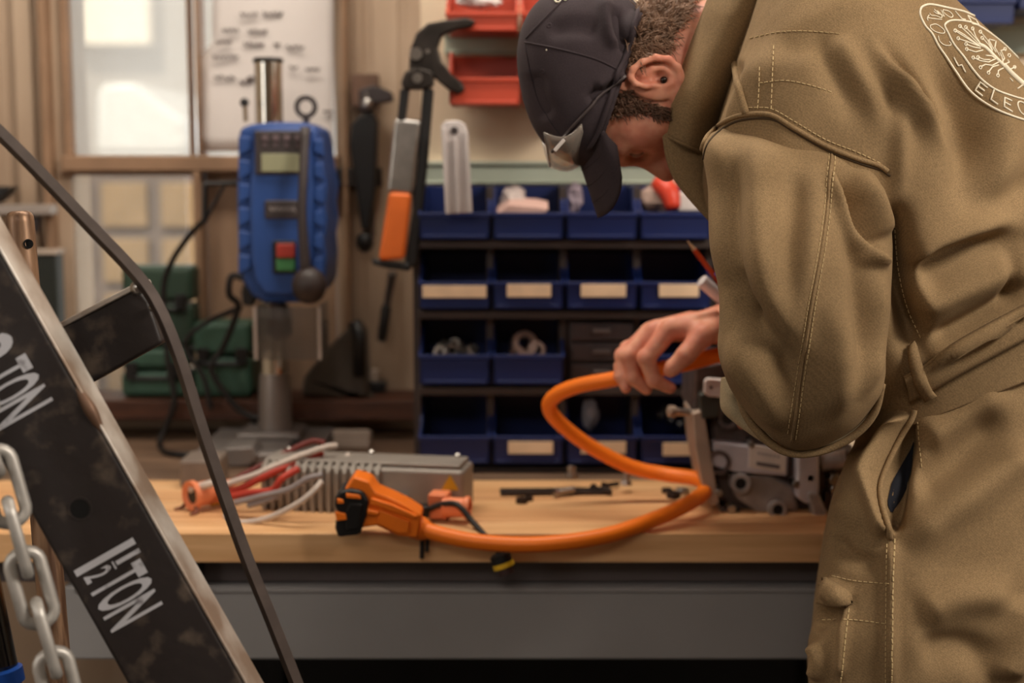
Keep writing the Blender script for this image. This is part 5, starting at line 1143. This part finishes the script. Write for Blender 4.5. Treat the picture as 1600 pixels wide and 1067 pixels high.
for t in np.linspace(0, 1, 14):
    a = cr([(1428, 690), (1400, 740), (1386, 780), (1390, 800)], 14)[int(t * 13)]; c = cr([(1430, 690), (1424, 740), (1410, 775), (1394, 800)], 14)[int(t * 13)]; row = []
    for u in np.linspace(0, 1, 5):
        h, nm = cast(T_leg, *(a * (1 - u) + c * u)); nm = nm if nm @ (h - CAMP) < 0 else -nm; row.append(h + nm * .0012)
    Gp.append(row)
b.grid(np.array(Gp)); b.build('pocket_lining', mat('navy pocket lining', (20, 22, 32), .9), trs, smooth=True, label='dark navy pocket lining')
Gf = []
for t in np.linspace(0, 1, 10):
    row = []
    for u in np.linspace(0, 1, 10):
        x = 1287 + 42 * u; y = (905 + 25 * u) * (1 - t) + (940 + 4 * u - 6 * math.sin(u * 3)) * t; h, nm = cast(T_leg, x, y)
        if h is None: h, nm = cast(T_leg, x + 12, y)
        nm = nm if nm @ (h - CAMP) < 0 else -nm; row.append(h + nm * (.003 + .006 * t))
    Gf.append(row)
b = MB(); b.grid(np.array(Gf)); b.build('pocket_flap', olive, trs, smooth=True, solid=.004, label='side pocket flap')
boot = mat('black boot leather', (34, 30, 28), .5)
for dy in (0, .15):
    a = P(1460, 1925, 1.60 + dy); b = MB()
    b.box((a[0] - .22, a[1] - .05, 0), (a[0] + .09, a[1] + .05, .03)); b.box((a[0] - .21, a[1] - .045, .03), (a[0] + .08, a[1] + .045, .075)); b.cyl((a[0], a[1], .05), (a[0], a[1], a[2] + .03), .058, 20)
    b.build('boot', boot, person, bevel=.012, seg=3, label='black work boot')

# ------------------------------------------------------------------ cap, hair, glasses
navy = mat('dark navy cap cotton', (62, 52, 56), .95, var=.12, scale=30, bump=.08, bscale=500, speck=.12)
CC = Hh(923, 118); CR = np.array([.0865, .110, .089]); PN = unit((-.953, 0, .302)); PO = Hh(972, 110)
def cap_sdf(p):
    q = (p - CC) @ HB.T / CR
    r4 = (np.abs(q) ** 2.3).sum(-1) ** (1 / 2.3); d = (r4 - 1) * .09
    d = np.maximum(d, -(d + .005)); return np.maximum(d, -((p - PO) @ PN))
Vc, Fc = block(cap_sdf, Hh(800, 300, -.10), Hh(1060, -60, .10), .0026)
cap_f = [([(960, 10), (965, 50), (985, 85)], 9, -4), ([(1000, 20), (985, 40), (975, 70)], 8, 4), ([(945, -10), (950, 40), (965, 80)], 10, 4), ([(930, 140), (955, 125), (980, 112)], 9, 3), ([(915, 160), (945, 140), (970, 125)], 9, -3), ([(835, 110), (840, 150), (860, 190)], 14, -2.5), ([(850, 50), (900, 42), (940, 50)], 14, -2)]
Vc, ncap = folds(Vc, Fc, cap_f)
b = MB(); b.add(Vc, [tuple(q) for q in Fc.tolist()]); cap = b.build('cap', navy, person, smooth=True, label='dark navy baseball cap'); T_cap = bvh(Vc, Fc)
b = MB(); b.ball(Hh(818, 66, 0) , (.006, .009, .008), 12); b.build('button', navy, cap, smooth=True)
for k, s in enumerate(([(820, 66), (870, 76), (930, 92), (972, 112)], [(820, 70), (838, 150), (866, 200), (898, 240)], [(822, 60), (860, 20), (900, -20)])):
    q = on(T_cap, s, .0002, n=30); b = MB(); b.tube(q, .0013, 6); b.build('panel_seam', navy, cap, smooth=True)
for c in ((848, 112), (858, 40)):
    h, nm = cast(T_cap, *c); nm = nm if nm @ (h - CAMP) < 0 else -nm
    b = MB(); b.lathe([(0, .0012), (.0008, .0028), (0, .0036)], h, nm, 12, caps=False); b.build('eyelet', navy, cap, smooth=True)
h, nm = cast(T_cap, 854, 78); b = MB(); b.ball(h, .0012, 6); b.build('lint', emb, cap)
for s in ([(866, -8), (868, 2), (874, 4), (878, -3)], [(880, -6), (883, 1), (888, -4)]):
    q = on(T_cap, s, .0008, n=10); b = MB(); b.tube(q, .0011, 5); b.build('stitched_mark', emb, cap, label='white stitched mark')
# bill
fd = unit((.32, 0, -.95)); G = []; CA = Hh(905, 246)
for v in np.linspace(-1, 1, 33):
    row = []; ln = .020 + .069 * max(0, 1 - abs(v) ** 4) ** .42; root = CA - fd * .012 + np.array([0, v * .078, 0]) + (-U_) * (.033 * v * v) - fd * (.012 * v * v)
    for t in np.linspace(0, 1, 14): row.append(root + fd * ln * t + np.array([0, -v * .012 * t, 0]) - U_ * (.010 * t * v * v))
    G.append(row)
b = MB(); b.grid(np.array(G)); bill = b.build('bill', navy, cap, smooth=True, solid=.0035, label='curved bill of the cap')
for t in (4, 7, 10):
    b = MB(); b.tube(np.array(G)[:, t] + U_ * .0021, .0006, 5); b.build('bill_stitching', navy, bill, smooth=True)
# band along the lower edge of the cap
bd = on(T_cap, [(1000, 8), (990, 40), (982, 75), (968, 108), (958, 140), (946, 175), (934, 208), (920, 232)], .0012, n=40); b = MB(); b.tube(bd, .0028, 8); b.build('edge_binding', navy, cap, smooth=True)
# hair
def inside(x, y, poly):
    c = False; n = len(poly)
    for i in range(n):
        x1, y1 = poly[i]; x2, y2 = poly[i - 1]
        if (y1 > y) != (y2 > y) and x < (x2 - x1) * (y - y1) / (y2 - y1) + x1: c = not c
    return c
def hair(poly, nstr, flow, m, name, lab, lift=.004, ln=.020, seed=1, curl=.003, par=person):
    r = np.random.RandomState(seed); pa = np.array(poly, float); lo, hi = pa.min(0), pa.max(0); b = MB(); k = 0; tries = 0
    while k < nstr and tries < nstr * 8:
        tries += 1; x, y = r.uniform(lo, hi)
        if not inside(x, y, poly): continue
        h, nm = cast(T_head, x, y)
        if h is None: continue
        nm = nm if nm @ (h - CAMP) < 0 else -nm; fl = np.array(flow(x, y)); g = fl - nm * (fl @ nm); g = unit(g + r.normal(size=3) * .35); sd = np.cross(g, nm); L_ = ln * r.uniform(.6, 1.3); ph = r.uniform(0, 6); pts = []
        for t in np.linspace(0, 1, 7): pts.append(h + nm * (lift * math.sin(math.pi * min(t * 1.1, 1)) + .0008) + g * L_ * t + sd * curl * math.sin(ph + 5 * t) + nm * curl * .6 * math.cos(ph + 5 * t))
        b.tube(pts, np.array([.0011, .0012, .0012, .0011, .001, .0008, .0004]) * .52, 3); k += 1
    return b.build(name, m, par, smooth=True, label=lab)
hair_m = mat('brown curly hair', (150, 116, 92), .5, var=.4, scale=60, spec=.5); beard_m = mat('dark brown stubble', (112, 82, 64), .6, var=.3, scale=60)
hair([(1006, -40), (1090, -40), (1078, 0), (1058, 40), (1034, 72), (1008, 90), (984, 100), (976, 96), (986, 60)], 2400, lambda x, y: (.55, 0, .55 if y < 60 else -.2), hair_m, 'hair', 'short curly brown hair below the cap', .006, .022, 2, .0032)
hair([(958, 142), (984, 140), (994, 152), (1012, 161), (1040, 167), (1046, 182), (1034, 188), (1010, 180), (986, 174), (962, 182), (948, 178), (950, 160)], 480, lambda x, y: (.7, 0, -.5), beard_m, 'sideburn', 'dark brown sideburn and beard', .002, .011, 3, .001)
h, nm = cast(T_head, 1036, 123)
b = MB(); b.ball(Hh(1037, 125, -.080), .0045, 10); b.build('ear_stud', mat('dark ear stud', (60, 52, 48), .2, metal=.8), person, smooth=True, label='small dark ear stud')

# safety glasses pushed up onto the cap front
sg = thing('safety_glasses', 'clear safety glasses pushed up onto the front of the dark cap', 'glasses', Hh(878, 250, -.02))
lens = mat('clear lens', (196, 184, 172), .08, var=.05, alpha=.42, spec=.9, coat=1.0)
G = []
for v in np.linspace(-1, 1, 25):
    row = []
    for t in np.linspace(0, 1, 8):
        # wraps round the cap front; t runs from the brow bar to the lower rim
        c = Hh(893, 234, 0) + F_ * (.014 - .040 * v * v) + U_ * (.030 - .044 * t) + np.array([0, v * .082, 0]) + F_ * (.010 * math.sin(math.pi * t)); row.append(c)
    G.append(row)
G = np.array(G); b = MB(); b.grid(G); ln_ = b.build('lens', lens, sg, smooth=True, solid=.002)
b = MB(); b.tube(np.vstack([G[:, 0]]), .0014, 6); b.build('brow_bar', mat('clear frame', (196, 186, 176), .15, trans=.6), sg, smooth=True); b = MB(); b.tube(G[:, -1], .0008, 6); b.build('lower_rim', mat('clear frame', (196, 186, 176), .15, trans=.6), sg, smooth=True)
b = MB(); tp = [P(862, 238, 1.668), P(876, 222, 1.660)] + list(on(T_cap, [(885, 208), (910, 180), (940, 150), (968, 124), (984, 112)], .003, n=14)); b.tube(tp, .0018, 6); b.build('temple_arm', mat('grey temple', (84, 74, 74), .4), sg, smooth=True, label='thin grey temple arm')
b = MB(); b.obox((P(882, 218, 1.655) + P(866, 236, 1.655)) / 2, (P(882, 218, 1.655) - P(866, 236, 1.655)) / 2, (0, .0015, 0), np.cross(unit(P(882, 218, 1.655) - P(866, 236, 1.655)), (0, 1, 0)) * .0022); b.build('hinge', mat('pale hinge', (214, 204, 198), .2), sg, bevel=.001)

# pens held in the sleeve pocket
pk = MB(); pk.lathe([(0, .002), (.003, .0095), (.006, .0095), (.052, .0095), (.056, .008)], P(1094, 436, 1.955), P(1132, 470, 1.965) - P(1094, 436, 1.955), 16); o = pk.build('marker_pen', mat('white marker', (216, 208, 208), .35), smooth='auto'); setbase(o); tag(o, 'white marker pen sticking out of the far sleeve above the wrist', 'pen')
pc = thing('pencil', 'orange pencil with sharpened tip sticking out behind the sleeve', 'pencil', P(1112, 424, 1.965))
a0 = P(1074, 376, 1.955); a1 = P(1126, 444, 1.965); d = unit(a1 - a0)
b = MB(); b.lathe([(0, .0004), (.016, .0030)], a0, d, 8); b.build('sharpened_tip', mat('pale cut wood', (206, 168, 132), .6), pc); b = MB(); b.lathe([(.016, .0030), (.018, .0036), (np.linalg.norm(a1 - a0), .0036)], a0, d, 6); b.build('shaft', mat('orange pencil paint', (206, 72, 30), .4), pc)
b = MB(); b.lathe([(0, .004), (.05, .004)], P(1120, 426, 1.96), P(1140, 458, 1.97) - P(1120, 426, 1.96), 10); o = b.build('pen', mat('blue pen', (40, 62, 150), .4)); setbase(o); tag(o, 'blue pen between pencil and white marker in the far sleeve', 'pen')
